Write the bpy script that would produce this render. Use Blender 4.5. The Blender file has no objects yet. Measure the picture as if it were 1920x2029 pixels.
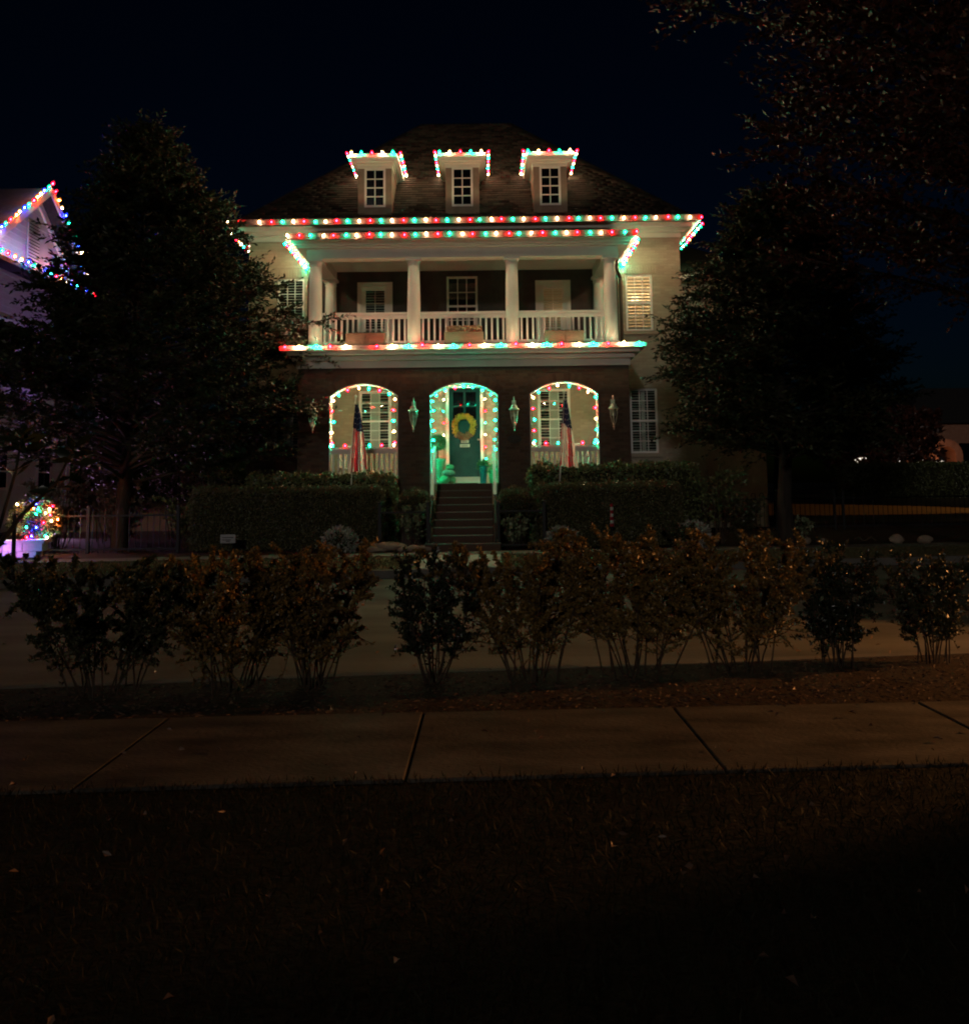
import bpy, math, random
import numpy as np
from mathutils import Vector, Matrix, Quaternion

R = math.radians
random.seed(7)
rng = np.random.default_rng(7)
scene = bpy.context.scene
col = scene.collection

# ------------------------------------------------------------------ camera
EYE = Vector((0.0, 0.0, 1.6))
PITCH, ROLL = R(6.5), 0.012
fwd = Vector((0, math.cos(PITCH), math.sin(PITCH)))
up0 = Vector((0, -math.sin(PITCH), math.cos(PITCH)))
rt0 = Vector((1, 0, 0))
rt = rt0 * math.cos(ROLL) - up0 * math.sin(ROLL)
upv = up0 * math.cos(ROLL) + rt0 * math.sin(ROLL)
cd = bpy.data.cameras.new('camera')
cam = bpy.data.objects.new('camera', cd)
col.objects.link(cam)
cam.matrix_world = Matrix(((rt.x, upv.x, -fwd.x, EYE.x), (rt.y, upv.y, -fwd.y, EYE.y), (rt.z, upv.z, -fwd.z, EYE.z), (0, 0, 0, 1)))
cd.sensor_fit = 'HORIZONTAL'
cd.sensor_width = 36.0
cd.lens = 36.0
cd.shift_y = -273.5 / 1920
cd.clip_start = 0.05
cd.clip_end = 2000
scene.camera = cam

# ------------------------------------------------------------------ night sky, dim sun, exposure
SUN_EL, SUN_AZ = R(14), R(-8)        # added fill for street glow: low, from behind the camera, a little left
world = bpy.data.worlds.new('World')
scene.world = world
world.use_nodes = True
wn = world.node_tree
bg = wn.nodes['Background']
sky = wn.nodes.new('ShaderNodeTexSky')
sky.sky_type = 'NISHITA'
sky.sun_disc = False
sky.sun_elevation = R(-4)
sky.sun_rotation = R(0)
sky.altitude = 200
tint = wn.nodes.new('ShaderNodeMix')          # deep blue of the clear night
tint.data_type = 'RGBA'
tint.blend_type = 'MULTIPLY'
tint.inputs['Factor'].default_value = 1.0
tint.inputs['B'].default_value = (0.10, 0.42, 1.0, 1)
wn.links.new(sky.outputs[0], tint.inputs['A'])
wn.links.new(tint.outputs['Result'], bg.inputs[0])
bg.inputs[1].default_value = 0.036
sl = bpy.data.lights.new('fill_sun', 'SUN')
sl.energy = 0.21
sl.angle = R(3)
sl.color = (1.0, 0.92, 0.84)
fill_sun = bpy.data.objects.new('fill_sun', sl)
col.objects.link(fill_sun)
sdir = Vector((math.sin(-SUN_AZ) * math.cos(SUN_EL), math.cos(SUN_AZ) * math.cos(SUN_EL), -math.sin(SUN_EL)))
fill_sun.rotation_euler = sdir.to_track_quat('-Z', 'Y').to_euler()
vs = scene.view_settings
vs.view_transform = 'Standard'
vs.look = 'None'
vs.exposure = 0
vs.gamma = 1
vs.use_curve_mapping = False
scene.cycles.use_denoising = True
scene.cycles.filter_width = 2.0
scene.cycles.max_bounces = 5
scene.cycles.sample_clamp_indirect = 3.0
scene.cycles.caustics_reflective = False
scene.cycles.caustics_refractive = False

# ------------------------------------------------------------------ materials
def lnk(nt, a, b): nt.links.new(a, b)

def pmat(name, c1, c2=None, scale=6.0, rough=0.7, bump=0.0, bscale=40.0, metal=0.0, spec=0.5, mode='noise', stretch=(1, 1, 1), trans=0.0, det=4.0):
    """principled surface whose base colour wanders between c1 and c2 (noise, per piece or per object)"""
    m = bpy.data.materials.new(name)
    m.use_nodes = True
    nt = m.node_tree
    b = nt.nodes['Principled BSDF']
    b.inputs['Roughness'].default_value = rough
    b.inputs['Metallic'].default_value = metal
    b.inputs['Specular IOR Level'].default_value = spec
    b.inputs['Base Color'].default_value = (*c1, 1)
    tc = nt.nodes.new('ShaderNodeTexCoord')
    mp = nt.nodes.new('ShaderNodeMapping')
    mp.inputs['Scale'].default_value = stretch
    lnk(nt, tc.outputs['Object'], mp.inputs[0])
    if c2 is not None:
        ramp = nt.nodes.new('ShaderNodeMix')
        ramp.data_type = 'RGBA'
        ramp.inputs['A'].default_value = (*c1, 1)
        ramp.inputs['B'].default_value = (*c2, 1)
        nz = nt.nodes.new('ShaderNodeTexNoise')
        nz.inputs['Scale'].default_value = scale
        nz.inputs['Detail'].default_value = det
        lnk(nt, mp.outputs[0], nz.inputs['Vector'])
        if mode == 'noise':
            mr = nt.nodes.new('ShaderNodeMapRange')
            mr.inputs[1].default_value = 0.3
            mr.inputs[2].default_value = 0.7
            lnk(nt, nz.outputs['Fac'], mr.inputs[0])
            fac = mr.outputs[0]
        else:
            ma = nt.nodes.new('ShaderNodeMath')
            ma.operation = 'MULTIPLY_ADD'
            if mode == 'island':
                g = nt.nodes.new('ShaderNodeNewGeometry')
                lnk(nt, g.outputs['Random Per Island'], ma.inputs[0])
            else:
                g = nt.nodes.new('ShaderNodeObjectInfo')
                lnk(nt, g.outputs['Random'], ma.inputs[0])
            ma.inputs[1].default_value = 0.75
            m2 = nt.nodes.new('ShaderNodeMath')
            m2.operation = 'MULTIPLY'
            m2.inputs[1].default_value = 0.25
            lnk(nt, nz.outputs['Fac'], m2.inputs[0])
            lnk(nt, m2.outputs[0], ma.inputs[2])
            fac = ma.outputs[0]
        lnk(nt, fac, ramp.inputs['Factor'])
        lnk(nt, ramp.outputs['Result'], b.inputs['Base Color'])
    if bump:
        bz = nt.nodes.new('ShaderNodeTexNoise')
        bz.inputs['Scale'].default_value = bscale
        bz.inputs['Detail'].default_value = 5
        lnk(nt, mp.outputs[0], bz.inputs['Vector'])
        bn = nt.nodes.new('ShaderNodeBump')
        bn.inputs['Strength'].default_value = bump
        bn.inputs['Distance'].default_value = 0.02
        lnk(nt, bz.outputs['Fac'], bn.inputs['Height'])
        lnk(nt, bn.outputs[0], b.inputs['Normal'])
    if trans:
        b.inputs['Transmission Weight'].default_value = trans
    return m

def emat(name, color, strength):
    m = bpy.data.materials.new(name)
    m.use_nodes = True
    nt = m.node_tree
    b = nt.nodes['Principled BSDF']
    b.inputs['Base Color'].default_value = (*[min(1, c * 0.5) for c in color], 1)
    b.inputs['Roughness'].default_value = 0.3
    b.inputs['Emission Color'].default_value = (*color, 1)
    b.inputs['Emission Strength'].default_value = strength
    return m

def glassmat(name, tint, fac):
    m = bpy.data.materials.new(name)
    m.use_nodes = True
    nt = m.node_tree
    out = nt.nodes['Material Output']
    nt.nodes.remove(nt.nodes['Principled BSDF'])
    tr = nt.nodes.new('ShaderNodeBsdfTransparent')
    tr.inputs[0].default_value = (*tint, 1)
    gl = nt.nodes.new('ShaderNodeBsdfGlossy')
    gl.inputs['Roughness'].default_value = 0.04
    mx = nt.nodes.new('ShaderNodeMixShader')
    mx.inputs[0].default_value = fac
    lnk(nt, tr.outputs[0], mx.inputs[1])
    lnk(nt, gl.outputs[0], mx.inputs[2])
    lnk(nt, mx.outputs[0], out.inputs[0])
    return m

M = {}
M['cream'] = pmat('cream_paint', (0.72, 0.68, 0.61), (0.65, 0.615, 0.55), 3, 0.55, 0.08, 60)
M['white'] = pmat('white_paint', (0.70, 0.695, 0.66), (0.63, 0.625, 0.59), 4, 0.5, 0.05, 60)
M['window_white'] = pmat('window_white_paint', (0.84, 0.835, 0.80), (0.79, 0.785, 0.75), 4, 0.4)
M['beige_brick'] = pmat('painted_beige_brick', (0.36, 0.305, 0.225), (0.47, 0.40, 0.30), 9, 0.75, 0.35, 70, mode='island')
M['beige_brick_o'] = pmat('painted_beige_brick_face', (0.36, 0.305, 0.225), (0.47, 0.40, 0.30), 9, 0.75, 0.35, 70, mode='object')
M['beige_mortar'] = pmat('painted_mortar', (0.34, 0.29, 0.22), (0.40, 0.34, 0.26), 12, 0.85, 0.4, 90)
M['dark_brick'] = pmat('dark_brown_brick', (0.075, 0.045, 0.032), (0.13, 0.082, 0.06), 9, 0.8, 0.4, 70, mode='island', spec=0.12)
M['dark_mortar'] = pmat('dark_mortar', (0.085, 0.06, 0.05), (0.11, 0.08, 0.066), 12, 0.9, 0.4, 90, spec=0.12)
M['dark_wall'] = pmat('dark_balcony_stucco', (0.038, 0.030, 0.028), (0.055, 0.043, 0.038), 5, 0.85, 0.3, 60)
M['shingle'] = pmat('brown_shingle', (0.003, 0.0025, 0.002), (0.038, 0.031, 0.026), 10, 0.85, 0.4, 120, mode='island', spec=0.12)
M['shingle_o'] = pmat('brown_shingle_piece', (0.003, 0.0025, 0.002), (0.038, 0.031, 0.026), 10, 0.85, 0.4, 120, mode='object', spec=0.12)
M['roof_base'] = pmat('roof_felt', (0.012, 0.010, 0.008), (0.02, 0.016, 0.012), 12, 0.9, spec=0.12)
M['gutter'] = pmat('brown_gutter', (0.05, 0.03, 0.022), (0.07, 0.043, 0.03), 5, 0.45)
M['dormer'] = pmat('dormer_siding', (0.20, 0.155, 0.115), (0.25, 0.195, 0.145), 6, 0.7, 0.1, 50)
M['glass'] = glassmat('window_glass', (0.86, 0.90, 0.88), 0.06)
M['dark_glass'] = pmat('dark_window_glass', (0.004, 0.005, 0.008), None, rough=0.05, spec=0.2)
M['interior'] = pmat('dark_interior', (0.03, 0.025, 0.02), (0.05, 0.042, 0.034), 3, 0.9)
M['room'] = pmat('warm_room_plaster', (0.74, 0.60, 0.45), (0.78, 0.66, 0.50), 2, 0.9)
M['shutter'] = pmat('white_shutter', (0.80, 0.79, 0.74), (0.74, 0.73, 0.68), 6, 0.5)
M['door'] = pmat('dark_teal_door', (0.008, 0.036, 0.040), (0.014, 0.050, 0.054), 4, 0.4, 0.06, 50, spec=0.25)
M['concrete'] = pmat('concrete', (0.46, 0.43, 0.37), (0.34, 0.32, 0.27), 3.0, 0.85, 0.3, 50)
M['far_walk'] = pmat('dimmed_pavement_concrete', (0.19, 0.175, 0.15), (0.11, 0.10, 0.085), 3.0, 0.9, 0.3, 50, spec=0.15)  # walkway concrete darkened; weaker light put into the colour
M['tread'] = pmat('pale_step_tread', (0.13, 0.115, 0.095), (0.09, 0.08, 0.066), 5.0, 0.6, 0.2, 60)
M['black_iron'] = pmat('black_iron', (0.008, 0.008, 0.009), (0.014, 0.014, 0.015), 8, 0.5, 0.1, 80, spec=0.25)
M['bronze'] = pmat('aged_bronze', (0.36, 0.31, 0.25), (0.5, 0.44, 0.36), 14, 0.42, 0.15, 80, metal=0.35)
M['wire'] = pmat('green_light_cord', (0.012, 0.035, 0.016), None, rough=0.5)
M['road'] = pmat('road_concrete', (0.06, 0.056, 0.051), (0.15, 0.14, 0.126), 1.1, 0.85, 0.5, 45, stretch=(0.22, 1, 1), det=10, spec=0.12)
M['kerb'] = pmat('kerb_concrete', (0.17, 0.155, 0.135), (0.11, 0.10, 0.088), 2.5, 0.9, 0.4, 40, spec=0.12)
M['sidewalk'] = pmat('sidewalk_concrete', (0.125, 0.108, 0.09), (0.028, 0.024, 0.02), 2.2, 0.85, 0.5, 40, stretch=(0.6, 1.5, 1), det=10, spec=0.2)
M['lawn'] = pmat('lawn_soil', (0.008, 0.008, 0.004), (0.015, 0.013, 0.007), 5, 0.95, 0.8, 30, spec=0.12)
M['straw'] = pmat('dormant_lawn', (0.12, 0.105, 0.05), (0.17, 0.13, 0.065), 4, 0.95, 0.8, 25, spec=0.12)
M['mulch'] = pmat('mulch_soil', (0.028, 0.018, 0.012), (0.045, 0.028, 0.018), 8, 0.95, 0.9, 30, spec=0.12)
M['chip'] = pmat('mulch_chip', (0.035, 0.019, 0.013), (0.15, 0.085, 0.055), 9, 0.8, mode='island')
M['bark'] = pmat('tree_bark', (0.028, 0.022, 0.018), (0.05, 0.04, 0.032), 14, 0.9, 0.9, 30, stretch=(1, 1, 0.25), spec=0.12)
M['twig'] = pmat('shrub_twig', (0.05, 0.036, 0.026), (0.085, 0.062, 0.045), 14, 0.9, spec=0.1)
M['leaf_tree'] = pmat('feathery_green_leaf', (0.014, 0.020, 0.007), (0.050, 0.054, 0.020), 2, 0.5, mode='island', spec=0.3)
M['leaf_red'] = pmat('rust_red_leaf', (0.035, 0.012, 0.008), (0.12, 0.040, 0.024), 2, 0.38, mode='island', spec=0.3)
M['leaf_copper'] = pmat('copper_shrub_leaf', (0.065, 0.052, 0.017), (0.32, 0.185, 0.05), 2, 0.36, mode='island')
M['leaf_green'] = pmat('green_shrub_leaf', (0.022, 0.030, 0.012), (0.075, 0.070, 0.028), 2, 0.34, mode='island')
M['leaf_dark'] = pmat('dark_glossy_leaf', (0.014, 0.022, 0.012), (0.040, 0.048, 0.024), 2, 0.26, mode='island')
M['leaf_box'] = pmat('boxwood_leaf', (0.065, 0.063, 0.024), (0.14, 0.13, 0.055), 2, 0.4, mode='island')
M['leaf_laurel'] = pmat('laurel_leaf', (0.07, 0.088, 0.032), (0.17, 0.19, 0.08), 2, 0.35, mode='island')
M['leaf_silver'] = pmat('silver_leaf', (0.24, 0.24, 0.20), (0.42, 0.41, 0.35), 2, 0.7, mode='island')
M['leaf_pale'] = pmat('pale_variegated_leaf', (0.12, 0.17, 0.08), (0.33, 0.36, 0.22), 2, 0.5, mode='island')
M['leaf_myrtle'] = pmat('brownish_myrtle_leaf', (0.09, 0.065, 0.045), (0.24, 0.17, 0.12), 2, 0.5, mode='island')
M['leaf_magnolia'] = pmat('magnolia_leaf', (0.010, 0.016, 0.009), (0.022, 0.030, 0.014), 2, 0.22, mode='island')
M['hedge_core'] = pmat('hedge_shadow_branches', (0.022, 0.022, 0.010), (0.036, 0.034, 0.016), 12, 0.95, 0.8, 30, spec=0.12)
M['grass'] = pmat('grass_blade', (0.008, 0.009, 0.004), (0.024, 0.022, 0.010), 2, 0.6, mode='island', spec=0.12)
M['verge'] = pmat('verge_grass_blade', (0.07, 0.07, 0.028), (0.15, 0.125, 0.055), 2, 0.7, mode='island')
M['dead_leaf'] = pmat('fallen_leaf', (0.06, 0.03, 0.02), (0.28, 0.17, 0.12), 2, 0.45, mode='island')
M['rock'] = pmat('sandstone_rock', (0.22, 0.16, 0.11), (0.34, 0.26, 0.19), 6, 0.9, 0.6, 18)
M['stone'] = pmat('pale_stone_block', (0.45, 0.43, 0.42), (0.60, 0.57, 0.55), 5, 0.9, 0.5, 20)
M['siding'] = pmat('white_lap_siding', (0.50, 0.485, 0.485), (0.44, 0.425, 0.425), 3, 0.6)
M['dark_roof'] = pmat('dark_asphalt_roof', (0.03, 0.028, 0.028), (0.05, 0.046, 0.045), 8, 0.9, 0.4, 60, spec=0.12)
M['wood'] = pmat('planter_wood', (0.13, 0.09, 0.06), (0.19, 0.14, 0.095), 6, 0.7, 0.2, 40, stretch=(1, 1, 6))
M['pumpkin'] = pmat('green_pumpkin_skin', (0.14, 0.19, 0.09), (0.22, 0.27, 0.15), 7, 0.5, 0.1, 30)
M['gourd'] = pmat('warty_gourd_skin', (0.24, 0.15, 0.12), (0.34, 0.24, 0.19), 10, 0.6, 0.6, 60)
M['yellow'] = pmat('yellow_petal', (0.74, 0.44, 0.05), (0.90, 0.62, 0.13), 2, 0.7, mode='island')
M['copper_petal'] = pmat('copper_ribbon', (0.38, 0.16, 0.09), (0.55, 0.28, 0.18), 2, 0.7, mode='island')
M['pink'] = pmat('pink_petal', (0.50, 0.16, 0.15), (0.62, 0.48, 0.26), 2, 0.7, mode='island')
M['paper'] = pmat('white_paper', (0.72, 0.72, 0.68), (0.66, 0.66, 0.62), 6, 0.8)
M['ink'] = pmat('dark_print', (0.05, 0.05, 0.05), None, rough=0.8)
M['flag_red'] = pmat('flag_red', (0.46, 0.030, 0.05), (0.40, 0.025, 0.042), 6, 0.75)
M['flag_white'] = pmat('flag_white', (0.78, 0.74, 0.70), (0.72, 0.68, 0.64), 6, 0.75)
M['flag_blue'] = pmat('flag_navy', (0.012, 0.018, 0.06), (0.016, 0.022, 0.07), 6, 0.75)
M['orange_brick'] = pmat('orange_brick', (0.30, 0.13, 0.075), (0.38, 0.18, 0.11), 5, 0.8, 0.3, 30)
M['terracotta'] = pmat('urn_glaze', (0.42, 0.34, 0.22), (0.34, 0.27, 0.17), 5, 0.5)
M['sign_white'] = pmat('sign_board', (0.42, 0.41, 0.39), (0.36, 0.35, 0.33), 4, 0.7)
M['orange_glass'] = emat('sodium_lamp_lens', (1.0, 0.42, 0.10), 6)
for k in ('flag_red', 'flag_white', 'flag_blue'):            # thin cloth lets light through
    nt = M[k].node_tree
    tl = nt.nodes.new('ShaderNodeBsdfTranslucent')
    pb_ = nt.nodes['Principled BSDF']
    src = pb_.inputs['Base Color'].links[0].from_socket
    lnk(nt, src, tl.inputs[0])
    mx = nt.nodes.new('ShaderNodeMixShader')
    mx.inputs[0].default_value = 0.45
    lnk(nt, pb_.outputs[0], mx.inputs[1])
    lnk(nt, tl.outputs[0], mx.inputs[2])
    lnk(nt, mx.outputs[0], nt.nodes['Material Output'].inputs[0])
def shellmat(name, color):
    """tinted translucent bulb cap that glows softly round its bright core"""
    m = bpy.data.materials.new(name)
    m.use_nodes = True
    nt = m.node_tree
    nt.nodes.remove(nt.nodes['Principled BSDF'])
    tr = nt.nodes.new('ShaderNodeBsdfTransparent')
    tr.inputs[0].default_value = (*[0.45 + 0.55 * c for c in color], 1)
    em = nt.nodes.new('ShaderNodeEmission')
    em.inputs[0].default_value = (*color, 1)
    em.inputs[1].default_value = 1.7  # shell glow stands in for the halo round the bulb
    mx = nt.nodes.new('ShaderNodeMixShader')
    mx.inputs[0].default_value = 0.55
    lnk(nt, tr.outputs[0], mx.inputs[1])
    lnk(nt, em.outputs[0], mx.inputs[2])
    lnk(nt, mx.outputs[0], nt.nodes['Material Output'].inputs[0])
    m.cycles.emission_sampling = 'NONE'
    return m
BS = 3700.0
BULBC = {'w': ((1.0, 0.85, 0.70), (1.0, 0.56, 0.13), 0.75), 'r': ((1.0, 0.004, 0.012), (1.0, 0.01, 0.05), 0.75), 'g': ((0.003, 0.69, 0.47), (0.0, 0.80, 0.36), 0.95),
         'b': ((0.01, 0.02, 1.0), (0.02, 0.06, 1.0), 1.1), 'o': ((1.0, 0.22, 0.03), (1.0, 0.25, 0.02), 0.9)}
for k, (c, sc, st_) in BULBC.items():
    M['bulb_' + k] = emat('bulb_core_' + k, c, BS * st_)
    M['shell_' + k] = shellmat('bulb_shell_' + k, sc)
    M['bulb_' + k.upper()] = emat('small_bulb_core_' + k, c, BS * st_ * 0.72)
    M['shell_' + k.upper()] = M['shell_' + k]

# ------------------------------------------------------------------ building helpers
ORG = {}

def org(o):
    while o.parent is not None:
        o = o.parent
    return ORG.get(o.name, Vector((0, 0, 0)))

def tag(o, label=None, cat=None, group=None, kind=None):
    if label: o['label'] = label
    if cat: o['category'] = cat
    if group: o['group'] = group
    if kind: o['kind'] = kind
    return o

def thing(name, label, cat, loc, group=None):
    o = bpy.data.objects.new(name, None)
    col.objects.link(o)
    o.location = loc
    o.empty_display_size = 0.2
    ORG[o.name] = Vector(loc)
    return tag(o, label, cat, group)

def place(name, mesh, mats, parent=None, loc=None, quat=None, scale=None):
    o = bpy.data.objects.new(name, mesh)
    col.objects.link(o)
    if mats is not None and len(mesh.materials) == 0:
        for m in (mats if isinstance(mats, (list, tuple)) else [mats]):
            mesh.materials.append(M[m] if isinstance(m, str) else m)
    if parent is not None:
        o.parent = parent
    if loc is not None:
        o.location = Vector(loc) - (org(o) if parent is not None else Vector((0, 0, 0)))
    if quat is not None:
        o.rotation_mode = 'QUATERNION'
        o.rotation_quaternion = quat
    if scale is not None:
        o.scale = scale
    return o

class MB:
    def __init__(s):
        s.v, s.f, s.m = [], [], []
    def face(s, pts, mi=0):
        n = len(s.v)
        s.v += [tuple(p) for p in pts]
        s.f.append(tuple(range(n, n + len(pts))))
        s.m.append(mi)
    def poly(s, V, F, mi=0):
        n = len(s.v)
        s.v += [tuple(p) for p in V]
        for f in F:
            s.f.append(tuple(n + i for i in f))
            s.m.append(mi)
    def box(s, x0, x1, y0, y1, z0, z1, mi=0):
        V = [(x0, y0, z0), (x1, y0, z0), (x1, y1, z0), (x0, y1, z0), (x0, y0, z1), (x1, y0, z1), (x1, y1, z1), (x0, y1, z1)]
        s.poly(V, [(0, 3, 2, 1), (4, 5, 6, 7), (0, 1, 5, 4), (1, 2, 6, 5), (2, 3, 7, 6), (3, 0, 4, 7)], mi)
        return s
    def bar(s, a, b, w, h=None, mi=0, up=(0, 0, 1)):
        a, b = Vector(a), Vector(b)
        d = (b - a).normalized()
        u = Vector(up)
        if abs(d.dot(u)) > 0.95:
            u = Vector((0, 1, 0))
        sx = d.cross(u).normalized() * w / 2
        sz = sx.cross(d).normalized() * (h or w) / 2
        V = [a - sx - sz, a + sx - sz, a + sx + sz, a - sx + sz, b - sx - sz, b + sx - sz, b + sx + sz, b - sx + sz]
        s.poly(V, [(0, 1, 2, 3), (7, 6, 5, 4), (0, 4, 5, 1), (1, 5, 6, 2), (2, 6, 7, 3), (3, 7, 4, 0)], mi)
        return s
    def tube(s, pts, rad, n=6, mi=0, cap=True):
        pts = [Vector(p) for p in pts]
        if not isinstance(rad, (list, tuple)):
            rad = [rad] * len(pts)
        base = len(s.v)
        prev = None
        for i, p in enumerate(pts):
            d = (pts[min(i + 1, len(pts) - 1)] - pts[max(i - 1, 0)])
            d = d.normalized() if d.length > 1e-9 else Vector((0, 0, 1))
            if prev is None:
                u = Vector((1, 0, 0)) if abs(d.x) < 0.8 else Vector((0, 1, 0))
            else:
                u = prev
            u = (u - d * u.dot(d)).normalized()
            prev = u
            w = d.cross(u)
            for k in range(n):
                a = 2 * math.pi * k / n
                s.v.append(tuple(p + (u * math.cos(a) + w * math.sin(a)) * rad[i]))
        for i in range(len(pts) - 1):
            for k in range(n):
                s.f.append((base + i * n + k, base + i * n + (k + 1) % n, base + (i + 1) * n + (k + 1) % n, base + (i + 1) * n + k))
                s.m.append(mi)
        if cap:
            s.f.append(tuple(base + k for k in reversed(range(n)))); s.m.append(mi)
            e = base + (len(pts) - 1) * n
            s.f.append(tuple(e + k for k in range(n))); s.m.append(mi)
        return s
    def lathe(s, c, prof, n=16, mi=0, sx=1.0, sy=1.0, wob=None):
        base = len(s.v)
        for (r, z) in prof:
            for k in range(n):
                a = 2 * math.pi * k / n
                q = r * (wob(a) if wob else 1)
                s.v.append((c[0] + q * math.cos(a) * sx, c[1] + q * math.sin(a) * sy, c[2] + z))
        for i in range(len(prof) - 1):
            for k in range(n):
                s.f.append((base + i * n + k, base + i * n + (k + 1) % n, base + (i + 1) * n + (k + 1) % n, base + (i + 1) * n + k))
                s.m.append(mi)
        s.f.append(tuple(base + k for k in reversed(range(n)))); s.m.append(mi)
        e = base + (len(prof) - 1) * n
        s.f.append(tuple(e + k for k in range(n))); s.m.append(mi)
        return s
    def mesh(s, name, o=Vector((0, 0, 0)), smooth=False):
        me = bpy.data.meshes.new(name)
        me.from_pydata([(x - o[0], y - o[1], z - o[2]) for x, y, z in s.v], [], s.f)
        if any(s.m):
            me.polygons.foreach_set('material_index', s.m)
        if smooth:
            me.polygons.foreach_set('use_smooth', [True] * len(me.polygons))
            try:
                me.set_sharp_from_angle(angle=R(40))
            except Exception:
                pass
        me.update()
        return me
    def build(s, name, mats, parent=None, smooth=False, kind=None):
        if parent is None:
            o = place(name, s.mesh(name, smooth=smooth), mats)
        else:
            r = parent
            while r.parent is not None:
                r = r.parent
            o = place(name, s.mesh(name, ORG.get(r.name, Vector((0, 0, 0))), smooth), mats, parent)
        if kind: o['kind'] = kind
        return o

def arr_obj(name, V, F, mat, parent=None, kind=None):
    """mesh from numpy vertex and triangle/quad arrays"""
    V = np.asarray(V, dtype=np.float64).reshape(-1, 3)
    if parent is not None:
        r = parent
        while r.parent is not None:
            r = r.parent
        V = V - np.array(ORG.get(r.name, Vector((0, 0, 0))))
    F = np.asarray(F, dtype=np.int32)
    k = F.shape[1]
    me = bpy.data.meshes.new(name)
    me.vertices.add(len(V)); me.vertices.foreach_set('co', V.astype(np.float32).ravel())
    me.loops.add(F.size); me.loops.foreach_set('vertex_index', F.ravel())
    me.polygons.add(len(F))
    me.polygons.foreach_set('loop_start', np.arange(0, F.size, k, dtype=np.int32))
    me.update(calc_edges=True)
    o = place(name, me, mat, parent)
    if kind: o['kind'] = kind
    return o

def unit(a):
    return a / np.maximum(np.linalg.norm(a, axis=-1, keepdims=True), 1e-9)

def leaves(name, P, D, L, W, mat, parent=None, kind='stuff', fold=0.25, N=None):
    """folded two-triangle leaves rooted at P, pointing along D"""
    P = np.asarray(P, float); n = len(P)
    D = unit(np.asarray(D, float))
    if N is None:
        N = rng.normal(size=(n, 3)); N[:, 2] = np.abs(N[:, 2]) + 0.4
    S = unit(np.cross(D, N)); Nn = np.cross(S, D)
    L = np.broadcast_to(np.asarray(L, float), (n,))[:, None]
    W = np.broadcast_to(np.asarray(W, float), (n,))[:, None]
    V = np.empty((n, 4, 3))
    V[:, 0] = P
    V[:, 1] = P + D * L * 0.5 + S * W * 0.5 + Nn * W * fold
    V[:, 2] = P + D * L
    V[:, 3] = P + D * L * 0.5 - S * W * 0.5 + Nn * W * fold
    b = (np.arange(n) * 4)[:, None]
    F = np.stack([b + [0, 1, 2], b + [0, 2, 3]], 1).reshape(-1, 3)
    return arr_obj(name, V, F, mat, parent, kind)

XC = -0.5
def nk(x): return 8.72 + 0.13 * max(-10, min(10, x))      # near kerb line
def fk(x): return 18.75 + 0.155 * max(-12, min(12, x))    # far kerb line
def s0(x): return 5.55 + 0.06 * max(-10, min(10, x))      # near sidewalk
def s1(x): return 7.12 + 0.04 * max(-10, min(10, x))
def w0(x): return 19.85 + 0.10 * max(-12, min(14, x))     # far sidewalk
def w1(x): return 20.75 + 0.10 * max(-12, min(14, x))
ROADZ = -0.13
# ================================================================== the setting: ground, road, kerbs, pavements
def strip(name, ya, yb, za, zb, xs, mat, kind='structure', below=None):
    b = MB()
    for i in range(len(xs) - 1):
        p, q = xs[i], xs[i + 1]
        b.face([(p, ya(p), za), (q, ya(q), za), (q, yb(q), zb), (p, yb(p), zb)])
    return b.build(name, mat, kind=kind)

XS = [-120, -40] + [i * 1.0 for i in range(-14, 15)] + [40, 120]
g = MB(); g.face([(-600, -200, -0.32), (600, -200, -0.32), (600, 900, -0.32), (-600, 900, -0.32)])
g.build('ground', 'lawn', kind='structure')
strip('near_lawn', lambda x: -40, s0, -0.02, -0.02, XS, 'lawn')
strip('near_mulch_bed', s1, lambda x: nk(x) - 0.15, -0.015, 0.0, XS, 'mulch')
strip('road', lambda x: nk(x) - 0.02, lambda x: fk(x) + 0.02, ROADZ, ROADZ, XS, 'road')
kb = MB()
for i in range(len(XS) - 1):
    p, q = XS[i], XS[i + 1]
    for f, a, c, zt in ((nk, -0.15, 0.0, 0.004), (fk, 0.0, 0.16, 0.02)):
        kb.poly([(p, f(p) + a, -0.3), (q, f(q) + a, -0.3), (q, f(q) + c, -0.3), (p, f(p) + c, -0.3),
                 (p, f(p) + a, zt), (q, f(q) + a, zt), (q, f(q) + c, zt), (p, f(p) + c, zt)],
                [(4, 5, 6, 7), (0, 1, 5, 4), (2, 3, 7, 6)])
kb.build('road_kerbs', 'kerb', kind='structure')
strip('far_verge', lambda x: fk(x) + 0.16, lambda x: w0(x), 0.015, 0.18, XS, 'straw')
strip('house_yard', lambda x: w1(x), lambda x: 30, 0.19, 0.30, XS, 'mulch')
strip('back_lawn', lambda x: 30, lambda x: 46, 0.30, 0.95, XS, 'straw')
strip('far_ground', lambda x: 46, lambda x: 300, 0.95, 1.0, XS, 'lawn')

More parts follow.
